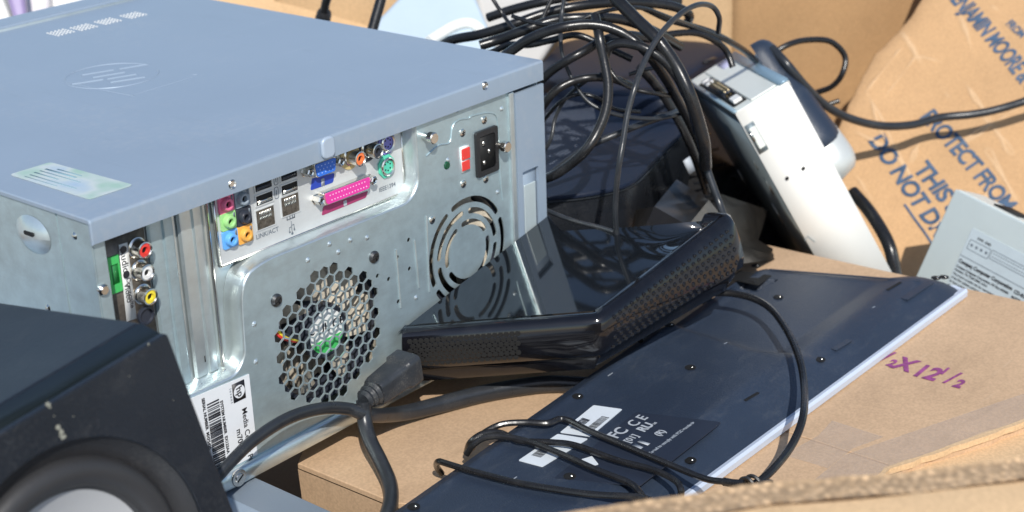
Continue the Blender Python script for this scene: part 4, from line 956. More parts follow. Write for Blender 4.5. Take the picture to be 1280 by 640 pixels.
# black plastic film
def bag(name, label, cs, seed, nu=22, nv=16, amp=.012, parent=None):
    A, B, C_, D_ = cs; nrm = (B-A).cross(C_-A).normalized()
    if nrm.dot(fwd) > 0: nrm = -nrm
    def f(u, v):
        p = A.lerp(B, u).lerp(D_.lerp(C_, u), v)
        h = 0
        for s_, a in ((1.6, 1.), (3.7, .55)): h += a*(.35-abs(N.noise(V((u*s_+seed, v*s_*1.1, seed)))*2))
        return p+nrm*h*amp
    return tag(MB().grid(f, nu, nv).build(name, bagm, None, ang=22), label, 'plastic bag')
def film(label, pts, faces, seed):
    P = [AT(*q) for q in pts]; b = MB()
    for f in faces:
        A, B, C_ = (P[k] for k in f); nr = (B-A).cross(C_-A).normalized(); nn_ = 10; ix = {}
        vs = []
        for i in range(nn_+1):
            for j in range(nn_+1-i):
                a, c = i/nn_, j/nn_; e = 1-a-c; q = A*e+B*a+C_*c; ix[(i, j)] = len(vs)
                edge_ = min(a, c, e)*3
                vs.append(q+nr*(edge_*.0035*N.noise(q*38+V((seed, 0, 0)))))
        fs = []
        for i in range(nn_):
            for j in range(nn_-i):
                fs.append((ix[(i, j)], ix[(i+1, j)], ix[(i, j+1)]))
                if i+j < nn_-1: fs.append((ix[(i+1, j)], ix[(i+1, j+1)], ix[(i, j+1)]))
        b.add(vs, fs)
    return tag(b.build('plastic_bag', bagm, None, ang=80), label, 'plastic bag')
film('creased black plastic film wedged behind the glossy stand base, left of the thin bright cable', [(790, 318, 1.19), (818, 258, 1.22), (846, 224, 1.28), (886, 250, 1.26), (860, 282, 1.19), (915, 285, 1.26), (835, 320, 1.18), (795, 262, 1.25)], [(0, 1, 4), (1, 2, 3), (1, 3, 4), (3, 5, 4), (0, 4, 6), (4, 5, 6), (0, 7, 1)], 2)
film('shiny crumpled black plastic at the foot of the white optical drive', [(888, 238, 1.30), (935, 254, 1.35), (903, 264, 1.28), (948, 300, 1.35), (912, 306, 1.27), (985, 322, 1.38), (925, 330, 1.25), (960, 262, 1.40)], [(0, 1, 2), (1, 3, 2), (2, 3, 4), (3, 5, 4), (4, 5, 6), (1, 7, 3)], 5)

# ================================================================ OPTICAL DRIVE
DP = AT(919, 142, 1.32)
de1 = V((.664, .740, -.111)); de2 = V((.692, -.551, .466)); de3 = V((.284, -.386, -.878))
de1.normalize(); de2 = (de2-de1*de2.dot(de1)).normalized(); de3 = de1.cross(de2); 
if de3.z > 0: de3 = -de3
dw, dh, dl = .160, .0515, .215
OD = thing('optical_drive', DP+de3*dl, 'white-sided optical disc drive standing on end, its connector panel with ribbon pins up', 'optical drive')
MD = frame(DP, de1, de2)       # local x: wide edge, y: thickness, z: +/- length
zs = 1 if MD.col[2].xyz.dot(de3) > 0 else -1
def DB(x0, x1, y0, y1, a, b, mb=None): 
    mb = mb or MB(); lo, hi = (a, b) if zs > 0 else (-b, -a); return mb.box((x0, y0, lo), (x1, y1, hi), MD)
core = DB(.0008, dw-.0008, .0008, dh-.0008, .0008, dl).build('drive_body', drive_side, OD, bevel=.0008)
DB(-.0006, .0004, .0, dh, .0, dl, DB(-.0006, .012, dh-.0008, dh+.0004, 0, .004)).build('white_cover', white, OD)      # bright face seen by the camera
DB(.001, dw, -.0006, .0006, .010, dl).build('side_plate', drive_side, OD)
DB(.0, dw, .0, dh, -.0008, .0006).build('end_plate', beige, OD, bevel=.0004)
DB(.004, dw-.004, .0175, dh-.010, -.0020, -.0008).build('raised_panel', beige, OD, bevel=.0005)
DB(.0, dw, dh-.0085, dh+.0006, -.0024, .0).build('blue_edge', mat('blue_grey_edge', (.22, .33, .42), .35, .3), OD)
DB(.0, dw, -.0012, .0020, -.0024, .0).build('lower_edge', mat('blue_grey_edge_low', (.30, .42, .50), .35, .3), OD)
cn = DB(.014, dw-.030, .0035, .0165, -.0016, -.0006).build('connector_panel', hole, OD)
DB(.018, .032, .006, .014, -.0048, -.0014).build('power_connector', whitep, cn, bevel=.0006)
DB(.045, .096, .0055, .0150, -.0060, -.0050, DB(.045, .096, .0055, .0065, -.006, -.001, DB(.045, .096, .0140, .0150, -.006, -.001))).build('ribbon_shell', blackp, cn)
pn = MB()
for i in range(20):
    for j in range(2): DB(.048+i*.0024, .0490+i*.0024, .0078+j*.0035, .0092+j*.0035, -.0085, -.0012, pn)
pn.build('ribbon_pins', goldm, cn)
DB(.102, .116, .006, .014, -.0045, -.0014, DB(.120, .126, .006, .013, -.004, -.0014)).build('jumper_block', whitep, cn)
DB(.128, .152, .030, .041, -.0028, -.0019).build('panel_mark', mat('mauve_ink', (.45, .45, .62), .5), OD)
# side details: holes, notch, slots
def wface(px, py): p = onP(px, py, DP, de1); q = MD.inverted()@p; return q.y, q.z
for (px, py) in ((983, 222.5), (1003.5, 210)):
    y, z = wface(px, py); MB().lathe([(0, .0009), (.0017, .0009)], frame(MD@V((-.0008, y, z)), de2, de3 if de2.cross(de3).dot(-de1) > 0 else -de3), 14).build('screw_hole', hole, OD)
y, z = wface(945, 172); 
MB().box((-.0012, y-.0045, z-.014), (-.0004, y+.0045, z+.014), MD).build('cutout', drive_side, OD)
MB().box((-.0018, y-.0020, z-.010), (-.0008, y+.0040, z+.010), MD).build('cutout_plate', beige, OD, bevel=.0003)
MB().box((-.0020, y-.0034, z-.008), (-.0010, y-.0014, z+.002), MD).build('cutout_spring', nickel, OD)
y, z = wface(1013, 302); MB().tube([MD@V((-.001, y-.004, z-.004*zs)), MD@V((-.001, y, z-.006*zs)), MD@V((-.001, y+.003, z+.002*zs))], .0004, 5).build('edge_notch', drive_side, OD)
def nface(px, py): p = onP(px, py, DP, de2); q = MD.inverted()@p; return q.x, q.z
for (px, py, l) in ((930, 225, .012), (962, 232, .009), (975, 270, .014), (945, 205, .006)):
    x, z = nface(px, py); MB().box((x-.0008, -.0011, z-l), (x+.0008, -.0005, z+l), MD).build('side_slot', nickel, OD)

# silver and black handset behind the drive
HS = thing('desk_speaker', AT(1040, 215, 1.42), 'silver and navy rounded desk speaker lying behind the white optical drive', 'speaker')
ha = AT(955, 78, 1.44); hb2 = AT(1035, 200, 1.42); hax = (hb2-ha).normalized(); hside = fwd.cross(hax).normalized()
HM = frame(ha, hax, -hside if hside.dot(CR) < 0 else hside)
Lh = (hb2-ha).length
def hsf(u, v):
    a = 2*pi*v; x = -.012+(Lh+.034)*u; e = sqrt(max(0, 1-abs(2*u-1)**8)); w = .0235*e*(.62+.5*u); d = .022*e
    return HM@V((x, w*cos(a), d*sin(a)))
MB().grid(hsf, 30, 24).build('shell', silverpl, HS, ang=80)
def hbf(u, v):
    a = -.15+(pi*.62)*v; x = -.020+(Lh+.018)*u; e = sqrt(max(0, 1-abs(2*u-1)**12)); w = .0265*e*(.72+.28*u); d = .0275*e
    yy = w*cos(a)-.003; zz = d*sin(a)
    return HM@V((x, yy, zz if HM.col[2].xyz.dot(fwd) < 0 else -zz))
MB().grid(hbf, 30, 12).build('grille_band', navy, HS, ang=80)
cable('cable', 'black cable looping from the silver desk speaker against the tan cardboard wall', [(958, 72, 1.44), (985, 56, 1.44), (1010, 50, 1.45), (1038, 52, 1.46), (1056, 70, 1.47), (1053, 92, 1.47), (1040, 108, 1.48), (1020, 116, 1.49)], .0028)
cable('cable', 'short black plug lead poking out behind the right side of the desk speaker', [(1024, 133, 1.46), (1036, 130, 1.46), (1049, 126, 1.46)], .0022)
cable('power_cable', 'thick grey-black cable sagging across the printed cardboard flap to the right edge', [(965, 60, 1.42), (985, 82, 1.41), (1005, 106, 1.42), (1030, 130, 1.44), (1060, 147, 1.46), (1100, 157, 1.485), (1140, 156, 1.505), (1175, 147, 1.515), (1215, 143, 1.515), (1250, 136, 1.515), (1300, 120, 1.515), (1360, 95, 1.50)], .0040, cable_grey)
cable('cable', 'thick black cable arching down behind the lower right of the white optical drive', [(1066, 240, 1.44), (1085, 262, 1.42), (1102, 288, 1.40), (1113, 312, 1.39), (1120, 345, 1.39)], .0058)

# ================================================================ PALE CD-ROM DRIVE at right
CPt = AT(1194, 236, 1.38)
c1 = V((-.325, .217, -.92)).normalized(); c2_ = V((-.279, -.952, -.126)); c2_ = (c2_-c1*c2_.dot(c1)).normalized(); c3 = c1.cross(c2_)
if c3.x < 0: c3 = -c3
CD = thing('optical_drive', CPt+c1*.2, 'pale grey-green disc drive with a printed specification label at the right edge', 'optical drive')
MC = frame(CPt, c2_, -c1)      # x right, y up; z toward the camera or away
zc = 1 if MC.col[2].xyz.dot(c3) > 0 else -1
def CB(x0, x1, y0, y1, a, b, mb=None): mb = mb or MB(); lo, hi = (a, b) if zc > 0 else (-b, -a); return mb.box((x0, y0, lo), (x1, y1, hi), MC)
CB(0, .15, -.2, 0, 0, .042).build('drive_body', compaqm, CD, bevel=.0012)
CB(.002, .148, -.002, .0006, .003, .040).build('top_rim', beige, CD, bevel=.0003)
CB(.030, .12, .0004, .0014, .034, .0425, CB(.034, .06, .0004, .0022, .012, .030)).build('connector_slot', hole, CD)
def cf(px, py): p = onP(px, py, CPt, MC.col[2].xyz); q = MC.inverted()@p; return q.x, q.y
lq = [cf(*q) for q in ((1216, 285), (1300, 325), (1280, 400), (1190, 352))]
ox, oy = lq[0]; 
cl_ = MB().prism([(ox, oy), (.142, oy), (.142, oy-.07), (ox-.0005, oy-.07)], 0 if zc < 0 else -.0004, .0004 if zc < 0 else 0, MC).build('specification_label', mat('label_bluegrey', (.50, .58, .62), .45, 0, .05, 40), CD, smooth=False)
zf = .0006 if zc < 0 else -.0006
def CM(x, y): return MC@Matrix.Translation((x, y, zf))
def ct(s, size, x, y, bold=.0001): piece(text(s, size, CM(x, y), align='LEFT', bold=bold), 'lettering', inkblack, cl_)
dgm = MB()
dgm.add(*plate([rrect(ox+.003, oy-.018, ox+.026, oy-.009, .001), rrect(ox+.0035, oy-.0175, ox+.0255, oy-.0095, .001)], CM(0, 0), .0002))
for i in range(4): dgm.add(*plate([circ(ox+.0065+.0053*i, oy-.0135, .0014, 10)], CM(0, 0), .0002))
dgm.add(*plate([rrect(ox+.027, oy-.0165, ox+.09, oy-.0085, .0006), rrect(ox+.0275, oy-.016, ox+.0895, oy-.009, .0006)], CM(0, 0), .0002))
for i in range(22):
    for j in range(2): dgm.add(*plate([circ(ox+.030+.0026*i, oy-.0110-.003*j, .0007, 6)], CM(0, 0), .0002))
dgm.add(*plate([[(ox, oy-.0255), (.142, oy-.0255), (.142, oy-.0249), (ox, oy-.0249)]], CM(0, 0), .0002))
dgm.build('connector_diagram', inkgrey, cl_, smooth=False)
ct('Compaq Computer Corporation', .0044, ox+.001, oy-.030, .00022)
ct('Compaq Computer Corporation, PO Box 692000', .0028, ox+.001, oy-.0350, .00012); ct('Houston, TX 77269-2000, U.S.A.', .0027, ox+.001, oy-.0383, .00012)
ct('CD-ROM DRIVE', .0042, ox+.062, oy-.031, .0002); ct('MODEL NO.', .0030, ox+.062, oy-.036, .00015)
for i, s in enumerate(('This product complies with the requirements', 'of the FDA radiation performance standards', 'for laser products, 21 CFR subchapter J', 'class 1 laser product  DC +5V +12V')):
    ct(s, .0025, ox+.001, oy-.042-.0036*i, .00008)
ct('PWR  GND', .0030, ox+.009, oy-.006, .0001)

# ================================================================ CARDBOARD SURROUND
# far walls of the big carton (seam between the two at the middle)
Wc = AT(915, 30, 1.66)
def wall(name, label, A, B, z0, z1, m, th=.006, seed=0., wob=.004):
    A = V(A); B = V(B); d = (B-A); nr = V((d.y, -d.x, 0)).normalized()
    if nr.dot(fwd) > 0: nr = -nr
    def f(u, v):
        p = A.lerp(B, u); p = V((p.x, p.y, z0+(z1-z0)*v)); return p+nr*wob*N.noise(V((u*4+seed, v*3, seed)))
    o = MB().grid(f, 40, 20).build(name, m, None, solid=th, face=nr)
    return tag(o, label, 'cardboard wall')
sx_, sy_ = Wc.x, Wc.y
wl_end = V((.50, .68)); dl_ = (V((sx_, sy_))-wl_end)
wall('cardboard_wall', 'pale peach cardboard wall of the big carton behind the computer and cables', (.62, .545, 0), (sx_, sy_, 0), -.2, .162, card_peach, seed=2)
wall('cardboard_wall', 'peach cardboard wall piece behind the front of the computer', (.455, .735, 0), (.62, .545, 0), -.2, .24, card_peach, seed=6) if 0 else None
wr_end = V((sx_+.40, sy_-.30))
wall('cardboard_wall', 'tan fluted cardboard wall of the big carton at the right, behind the crumpled flap', (sx_, sy_, 0), (sx_+.47, sy_-.385, 0), -.2, .162, card_tan, seed=4)
# printed crumpled flap
FO = AT(1150, 330, 1.51); FA = AT(1150, 0, 1.61); FB = AT(1280, 200, 1.545)
fn = (FA-FO).cross(FB-FO).normalized(); 
if fn.dot(fwd) > 0: fn = -fn
def FP(px, py): return onP(px, py, FO, fn)
fu = (FP(1280, 200)-FP(1120, 200)).normalized(); fv = fn.cross(fu)
FM = frame(FO, fu, fv); FI = FM.inverted()
creases = [((1083, 112), (1112, 180)), ((1112, 180), (1150, 235)), ((1145, 70), (1108, 118)), ((1145, 70), (1190, 82)), ((1190, 82), (1250, 165)), ((1200, 20), (1218, 75)), ((1150, 75), (1185, 120)), ((1218, 75), (1195, 85)), ((1200, 180), (1280, 130)), ((1225, 140), (1265, 190)), ((1070, 165), (1115, 190)), ((1050, 190), (1090, 250)), ((1128, 35), (1150, 78)), ((1085, 110), (1125, 60)), ((1160, 150), (1140, 200)), ((1165, 290), (1240, 240)), ((1235, 190), (1270, 250)), ((1240, 10), (1280, 35))]
cl2 = []
for a, b in creases: A = FI@FP(*a); B = FI@FP(*b); cl2.append((V((A.x, A.y)), V((B.x, B.y))))
def fcr(x, y):
    c = 0
    for A, B in cl2:
        if not (min(A.x, B.x)-.02 < x < max(A.x, B.x)+.02 and min(A.y, B.y)-.02 < y < max(A.y, B.y)+.02): continue
        d = B-A; t = max(0, min(1, (V((x, y))-A).dot(d)/d.length_squared)); q = A+d*t
        wv = .0065*N.noise(V((x*22, y*22, 9)))+.0015*N.noise(V((x*80, y*80, 3))); r = abs((V((x, y))-q).length+wv)
        c = max(c, math.exp(-(r/.0016)**2)*(.35+.65*sin(pi*t)**.5 if 0 < t < 1 else .35))
    return c
def fh(x, y):
    h = .007*N.noise(V((x*7, y*7, 1.3)))+.0060*abs(N.noise(V((x*9, y*9, 4.))))+.0022*abs(N.noise(V((x*21, y*21, 6.))))+.0006*N.noise(V((x*60, y*60, 2.)))
    return h+.0022*fcr(x, y)
outl = [(1172, -60), (1158, -12), (1146, 8), (1131, 28), (1119, 40), (1096, 62), (1080, 92), (1062, 128), (1046, 165), (1035, 196), (1022, 240), (1010, 300), (1000, 372), (1010, 440)]
edge = [FI@FP(*q) for q in outl]
edge = sorted([(e.y, e.x) for e in edge])
def ex(y):
    for (y0, x0), (y1, x1) in zip(edge, edge[1:]):
        if y0 <= y <= y1: return x0+(x1-x0)*(y-y0)/(y1-y0)
    return edge[0][1] if y < edge[0][0] else edge[-1][1]
ymin, ymax = edge[0][0], edge[-1][0]; xr = .30
def ff(u, v):
    y = ymin+(ymax-ymin)*v; xl = ex(y)+.0012*N.noise(V((y*90, 0, 0))); x = xl+(xr-xl)*u
    curl = .010*math.exp(-(x-xl)/.012)
    return FM@V((x, y, fh(x, y)-curl))
flap = MB().grid(ff, 340, 320).build('cardboard_flap', card_flap, None, solid=.0035, ang=80, face=fn); at_ = flap.data.color_attributes.new('crease', 'FLOAT_COLOR', 'POINT')
for v_, d_ in zip(flap.data.vertices, at_.data): q_ = FI@(v_.co); c_ = fcr(q_.x, q_.y); d_.color = (c_, c_, c_, 1)
nt = card_flap.node_tree; b = nt.nodes['Principled BSDF']; src = b.inputs['Base Color'].links[0].from_socket
an = nt.nodes.new('ShaderNodeAttribute'); an.attribute_name = 'crease'; mx = nt.nodes.new('ShaderNodeMixRGB'); sc3 = nt.nodes.new('ShaderNodeMath'); sc3.operation = 'MULTIPLY'; sc3.inputs[1].default_value = .36
nt.links.new(an.outputs['Fac'], sc3.inputs[0]); nt.links.new(sc3.outputs[0], mx.inputs[0]); nt.links.new(src, mx.inputs[1]); mx.inputs[2].default_value = (.78, .58, .38, 1); nt.links.new(mx.outputs[0], b.inputs['Base Color'])
tag(flap, 'crumpled cardboard flap printed with blue warning words, behind the pale disc drive', 'cardboard flap')
def fwarp(v): q = FI@v; xl = ex(q.y); return FM@V((q.x, q.y, fh(q.x, q.y)-.010*math.exp(-max(0, q.x-xl)/.012)+.0009))
def ftext(s, pA, pB, h, bold, m=inkblue, sx=None):
    A = FP(*pA); B = FP(*pB); d = (B-A); M = frame((A+B)/2, d, fn.cross(d)); 
    vs, fs = text(s, h, Matrix.Identity(4), bold=bold, spacing=.93)
    wdt = max(v.x for v in vs)-min(v.x for v in vs); k_ = d.length/wdt
    vs = [fwarp(M@V((v.x*k_, v.y, v.z))) for v in vs]
    b = MB(); b.add(vs, fs); return b.build('lettering', m, flap, smooth=False)
ftext('DO NOT DROP', (1093, 171), (1197, 324), .0250, .0008)
A = FP(1130, 256); B = FP(1186, 338); 
u_ = MB(); vv = []
for i in range(21):
    p = A.lerp(B, i/20); t_ = (B-A).normalized(); s_ = fn.cross(t_); vv += [fwarp(p-s_*.0012), fwarp(p+s_*.0012)]
u_.add(vv, [(2*i, 2*i+1, 2*i+3, 2*i+2) for i in range(20)]).build('underline', inkblue, flap, smooth=False)
ftext('THIS SIDE UP', (1149, 205), (1247, 332), .0250, .0008)
ftext('PROTECT FROM', (1158, 141), (1262, 262), .0250, .0008)
ftext('BENJAMIN MOORE & CO.', (1190, -11), (1303, 126), .0255, .0008)
ftext('FROM', (1259, 30), (1278, 47), .0125, .0004)

# near wall of the carton with its cut corrugated edge
na = [AT(x, y, t) for x, y, t in ((560, 700, .58), (690, 662, .60), (800, 643, .61), (880, 632, .62), (950, 620, .63), (1020, 615, .635), (1100, 608, .64), (1180, 599, .65), (1280, 588, .66), (1400, 572, .67))]
for p in na: pass
nw = spline(na, 14); nwt = .0165
zt = [p.z for p in nw]
def nwn(i): t = (nw[min(i+1, len(nw)-1)]-nw[max(i-1, 0)]); return V((-t.y, t.x, 0)).normalized()
wb = MB(); rg = random.Random(8); vs = []; rowsN = 9
for i, p in enumerate(nw):
    pass
fine = []
for i in range(len(nw)-1):
    for k in range(5): fine.append((nw[i].lerp(nw[i+1], k/5), nwn(i)))
arc = 0; vs = []; last = fine[0][0]; NP = 12
for (p, nr) in fine:
    arc += (p-last).length; last = p
    for j in range(NP+1):
        s_ = j/NP; o = (s_-.5)*nwt
        # two fluted layers between liners: wavy ridges
        fl_ = .0004*sin(arc/.0052*2*pi+(pi if s_ > .5 else 0))*sin(s_*4*pi)**1 if .04 < s_ < .96 else .0009
        rag = .0007*N.noise(V((arc*120, s_*6, 0)))+.0012*N.noise(V((arc*22, 0, 3)))
        vs.append(p+nr*(o+.0008*N.noise(V((arc*60, 5, s_*3))))+V((0, 0, fl_+rag)))
nf = len(fine); wb.add(vs, [(i*(NP+1)+j, (i+1)*(NP+1)+j, (i+1)*(NP+1)+j+1, i*(NP+1)+j+1) for i in range(nf-1) for j in range(NP)])
em = cardboard('cardboard_flute_edge', (.62, .43, .26), 0)
# darker pockets between the flutes
nt = em.node_tree; L = nt.links.new; b = nt.nodes['Principled BSDF']; src = b.inputs['Base Color'].links[0].from_socket
tc = nt.nodes.new('ShaderNodeTexCoord'); nz = nt.nodes.new('ShaderNodeTexVoronoi'); nz.inputs['Scale'].default_value = 260; L(tc.outputs['Object'], nz.inputs['Vector'])
mr = nt.nodes.new('ShaderNodeMapRange'); mr.inputs[1].default_value = .15; mr.inputs[2].default_value = .6; mr.inputs[3].default_value = 1.06; mr.inputs[4].default_value = .62; L(nz.outputs['Distance'], mr.inputs[0])
mx = nt.nodes.new('ShaderNodeMixRGB'); mx.blend_type = 'MULTIPLY'; mx.inputs[0].default_value = 1; L(src, mx.inputs[1]); L(mr.outputs[0], mx.inputs[2]); L(mx.outputs[0], b.inputs['Base Color'])
CW = thing('carton_wall', (nw[60].x, nw[60].y, -.2), 'near carton wall with a ragged corrugated top edge at the bottom', 'cardboard wall')
wb.build('corrugated_edge', em, CW, ang=80)
li = MB(); vs = []
for (p, nr) in fine: vs += [p+nr*(nwt/2), V((p.x+nr.x*nwt/2, p.y+nr.y*nwt/2, -.2))]
for q in range(len(fine)-1): pass
li.add(vs, [(2*i, 2*i+1, 2*i+3, 2*i+2) for i in range(nf-1)])
li.build('inner_liner', card_box, CW)
lo = MB(); vs = []
for (p, nr) in fine:
    a = p-nr*(nwt/2); vs += [a, a-nr*.03+V((0, 0, -.0035)), a-nr*.14+V((0, 0, -.05)), a-nr*.15+V((0, 0, -.2))]
lo.add(vs, [(4*i+j, 4*i+j+1, 4*i+j+5, 4*i+j+4) for i in range(nf-1) for j in range(3)])
lo.build('outer_flap', card_light, CW)

# ================================================================ BACKGROUND left: pale plastic items
PM1 = thing('computer_monitor', (.62, .42, -.2), 'pale blue-grey plastic monitor housing lying behind the far right edge of the computer', 'monitor')
pm = [AT(*q) for q in ((440, 60, 1.46), (505, -12, 1.52), (560, -30, 1.54), (596, -4, 1.54), (622, 62, 1.50), (600, 90, 1.46))]
def slab(pts, th, name, m, parent, bev=.006):
    nrm = V((0, 0, 0)); c = sum(pts, V())/len(pts)
    for i in range(len(pts)): nrm += (pts[i]-c).cross(pts[(i+1) % len(pts)]-c)
    nrm.normalize(); 
    if nrm.dot(fwd) > 0: nrm = -nrm
    pts = [p-nrm*(p-c).dot(nrm) for p in pts]
    b = MB(); n = len(pts); b.add(pts+[p-nrm*th for p in pts], [tuple(range(n)), tuple(range(2*n-1, n-1, -1))]+[(i, n+i, n+(i+1) % n, (i+1) % n) for i in range(n)])
    return b.build(name, m, parent, bevel=bev, seg=4), nrm
o, nr = slab(pm, .05, 'housing', lightblue, PM1)
ar = [(536, 54), (552, 44), (566, 36), (580, 32), (592, 34), (603, 44), (612, 58)]
arp = [onP(x, y, sum(pm, V())/len(pm), nr)+nr*.003 for x, y in ar]
MB().tube(spline(arp, 8), .0050, 10).build('white_handle', white, PM1)
PM2 = thing('scanner_lid', (.75, .40, -.2), 'light grey plastic lid behind the cables, right of the pale blue housing', 'scanner lid')
slab([AT(*q) for q in ((592, -30, 1.56), (720, -30, 1.60), (700, 40, 1.56), (668, 90, 1.52), (610, 90, 1.52))], .02, 'panel', mat('warm_grey_plastic', (.52, .50, .47), .5, 0, .06, 12), PM2)
cable('cable', 'thick black cable with a moulded collar rising behind the computer, left of the other', [(401, 40, 1.44), (405, 16, 1.43), (410, -4, 1.42), (430, -40, 1.4)], .0040)
p0 = AT(403, 26, 1.437); p1 = AT(406, 14, 1.43); tag(MB().tube([p0, p0.lerp(p1, .3), p0.lerp(p1, .35), p0.lerp(p1, .6), p0.lerp(p1, .65), p1], [.0070, .0072, .0062, .0062, .0070, .0058], 16).build('cable_plug', blackpl, None), 'black moulded plug collar just above the far edge of the computer', 'plug')
cable('cable', 'straight thick black cable before the peach cardboard, left of the pale blue housing', [(462, 50, 1.36), (468, 28, 1.36), (476, 0, 1.36), (486, -40, 1.36)], .0046)
cable('cable', 'black cable passing above the pale blue housing out of the frame', [(560, -60, 1.30), (500, -30, 1.30), (440, -60, 1.3)], .0046) if 0 else None
# far left: white boxy things beyond the front of the tower
WB = thing('plastic_bin', (.45, .75, -.2), 'white and lilac plastic container beyond the top left corner of the computer', 'container')
slab([AT(*q) for q in ((-60, 40, 1.75), (14, 24, 1.75), (-20, -60, 1.8), (-90, -40, 1.8))], .03, 'lid', white, WB)
slab([AT(*q) for q in ((-10, -60, 1.72), (18, 30, 1.70), (16, 60, 1.7), (40, 60, 1.7), (22, -60, 1.72))], .02, 'purple_panel', mat('lilac_plastic', (.30, .24, .42), .4), WB)
slab([AT(*q) for q in ((16, -60, 1.78), (20, 60, 1.74), (62, 60, 1.74), (60, -60, 1.78))], .05, 'grey_wall', mat('lilac_white_plastic', (.68, .64, .66), .5), WB)
slab([AT(*q) for q in ((60, -60, 1.80), (58, 60, 1.76), (130, 60, 1.78), (135, -60, 1.82))], .05, 'white_wall', white, WB)
WB2 = thing('foam_block', (.6, .7, -.2), 'pale grey foam board beyond the far edge of the computer at top left', 'foam board')
slab([AT(*q) for q in ((128, -60, 1.84), (120, 60, 1.80), (300, 60, 1.78), (300, -60, 1.82))], .03, 'board', mat('cream_board', (.72, .68, .60), .6), WB2)
CB2 = thing('cardboard_flap', (.68, .62, -.2), 'peach cardboard flap behind the far edge of the computer, left of the two rising cables', 'cardboard flap')
slab([AT(*q) for q in ((258, -60, 1.66), (262, 60, 1.62), (560, 90, 1.66), (560, -60, 1.70))], .006, 'board', card_peach, CB2, .001)

# ================================================================ CABLE TANGLE
TG = 'black cables tangled over the navy devices'
def tc_(name, label, pts, r, m=None):
    P = []; r *= .86
    for i, q in enumerate(pts): P.append(q if len(q) == 3 else (q[0], q[1], 1.16))
    return cable(name, label, P, r, m, group=TG)
tc_('cable', 'thick black cable crossing the top of the tangle and hooking down at its right end', [(545, 62, 1.30), (565, 50, 1.28), (600, 43, 1.26), (640, 31, 1.25), (680, 17, 1.25), (720, 8, 1.25), (770, 3, 1.26), (815, 4, 1.28), (845, 9, 1.29), (861, 18, 1.30), (860, 27, 1.32)], .0046)
tc_('cable', 'black cable running from behind the computer corner with a scuffed brown end', [(600, 57, 1.22), (625, 49, 1.22), (655, 38, 1.21), (690, 26, 1.21), (730, 22, 1.21), (775, 24, 1.22), (815, 38, 1.24), (850, 58, 1.28)], .0046)
tc_('cable', 'thick black cable sweeping over the navy device and down its right side', [(622, 76, 1.18), (640, 63, 1.17), (665, 47, 1.16), (700, 35, 1.15), (740, 31, 1.15), (775, 40, 1.15), (805, 62, 1.15), (830, 95, 1.17), (850, 130, 1.20), (868, 165, 1.23), (880, 195, 1.25), (885, 225, 1.28)], .0044)
tc_('cable', 'heaviest black cable arching over the right of the tangle toward the glossy base', [(748, -30, 1.17), (768, -4, 1.16), (795, 24, 1.15), (822, 50, 1.14), (846, 84, 1.14), (862, 118, 1.14), (873, 152, 1.15), (880, 180, 1.16), (882, 208, 1.18)], .0056)
tc_('cable', 'shiny thin cable hanging from the heaviest cable to the end of the glossy base', [(880, 196, 1.185), (885, 215, 1.185), (892, 235, 1.185), (899, 254, 1.185), (906, 275, 1.18)], .0034, cable_grey)
tc_('cable', 'black cable loop inside the heaviest arch, turning back above the dotted grille', [(757, 70, 1.155), (763, 58, 1.15), (780, 54, 1.145), (805, 60, 1.14), (830, 76, 1.14), (850, 102, 1.145), (864, 134, 1.16), (872, 165, 1.18)], .0040)
tc_('cable', 'thick black cable hanging down the middle and curling left over the dotted grille', [(744, 20, 1.16), (749, 45, 1.15), (755, 75, 1.15), (760, 105, 1.15), (758, 135, 1.15), (748, 163, 1.15), (732, 188, 1.15), (712, 206, 1.16), (690, 220, 1.17), (660, 228, 1.20)], .0043)
tc_('cable', 'black cable arc from the computer corner up to the crossing cables', [(655, 125, 1.20), (674, 103, 1.18), (690, 88, 1.17), (710, 75, 1.16), (730, 64, 1.16), (755, 50, 1.17), (785, 44, 1.18), (812, 48, 1.2)], .0040)
tc_('cable', 'black cable arc low over the dotted grille beside the computer', [(660, 160, 1.20), (677, 135, 1.18), (694, 114, 1.17), (715, 102, 1.17), (740, 97, 1.17), (768, 99, 1.18), (795, 110, 1.2)], .0036)
tc_('cable', 'thin black cable rising from the glossy base, over the top and hooked at the right', [(771, 292, 1.14), (769, 270, 1.13), (770, 240, 1.12), (774, 205, 1.11), (779, 175, 1.11), (785, 140, 1.11), (794, 108, 1.11), (806, 76, 1.12), (826, 42, 1.13), (850, 18, 1.15), (872, 6, 1.17), (890, 8, 1.19), (899, 22, 1.20), (898, 40, 1.22)], .0024, cable_grey)
tc_('cable', 'thin paired black wire looping in the centre of the tangle', [(775, 50, 1.165), (762, 52, 1.165), (757, 66, 1.16), (762, 86, 1.16), (775, 102, 1.16), (795, 112, 1.165), (820, 117, 1.17), (848, 121, 1.2)], .0019)
tc_('cable', 'thin black wire dropping from the tangle top left, curving right across the grille', [(706, -6, 1.19), (702, 20, 1.19), (701, 50, 1.18), (704, 72, 1.18), (716, 100, 1.18), (734, 126, 1.18), (760, 140, 1.18), (790, 147, 1.19), (825, 148, 1.2), (862, 139, 1.22)], .0018, cable_grey)
tc_('cable', 'grey double wire rising diagonally across the navy top from lower left', [(660, 236, 1.22), (690, 216, 1.215), (715, 197, 1.21), (740, 181, 1.21), (770, 168, 1.21), (805, 154, 1.22), (840, 142, 1.24), (868, 130, 1.28)], .0030, cable_grey)
tc_('cable', 'black cable running right from the tangle to the silver desk speaker', [(790, 2, 1.28), (810, 12, 1.28), (835, 24, 1.29), (862, 32, 1.30), (888, 40, 1.31), (912, 52, 1.33), (930, 63, 1.36), (945, 76, 1.4)], .0032)
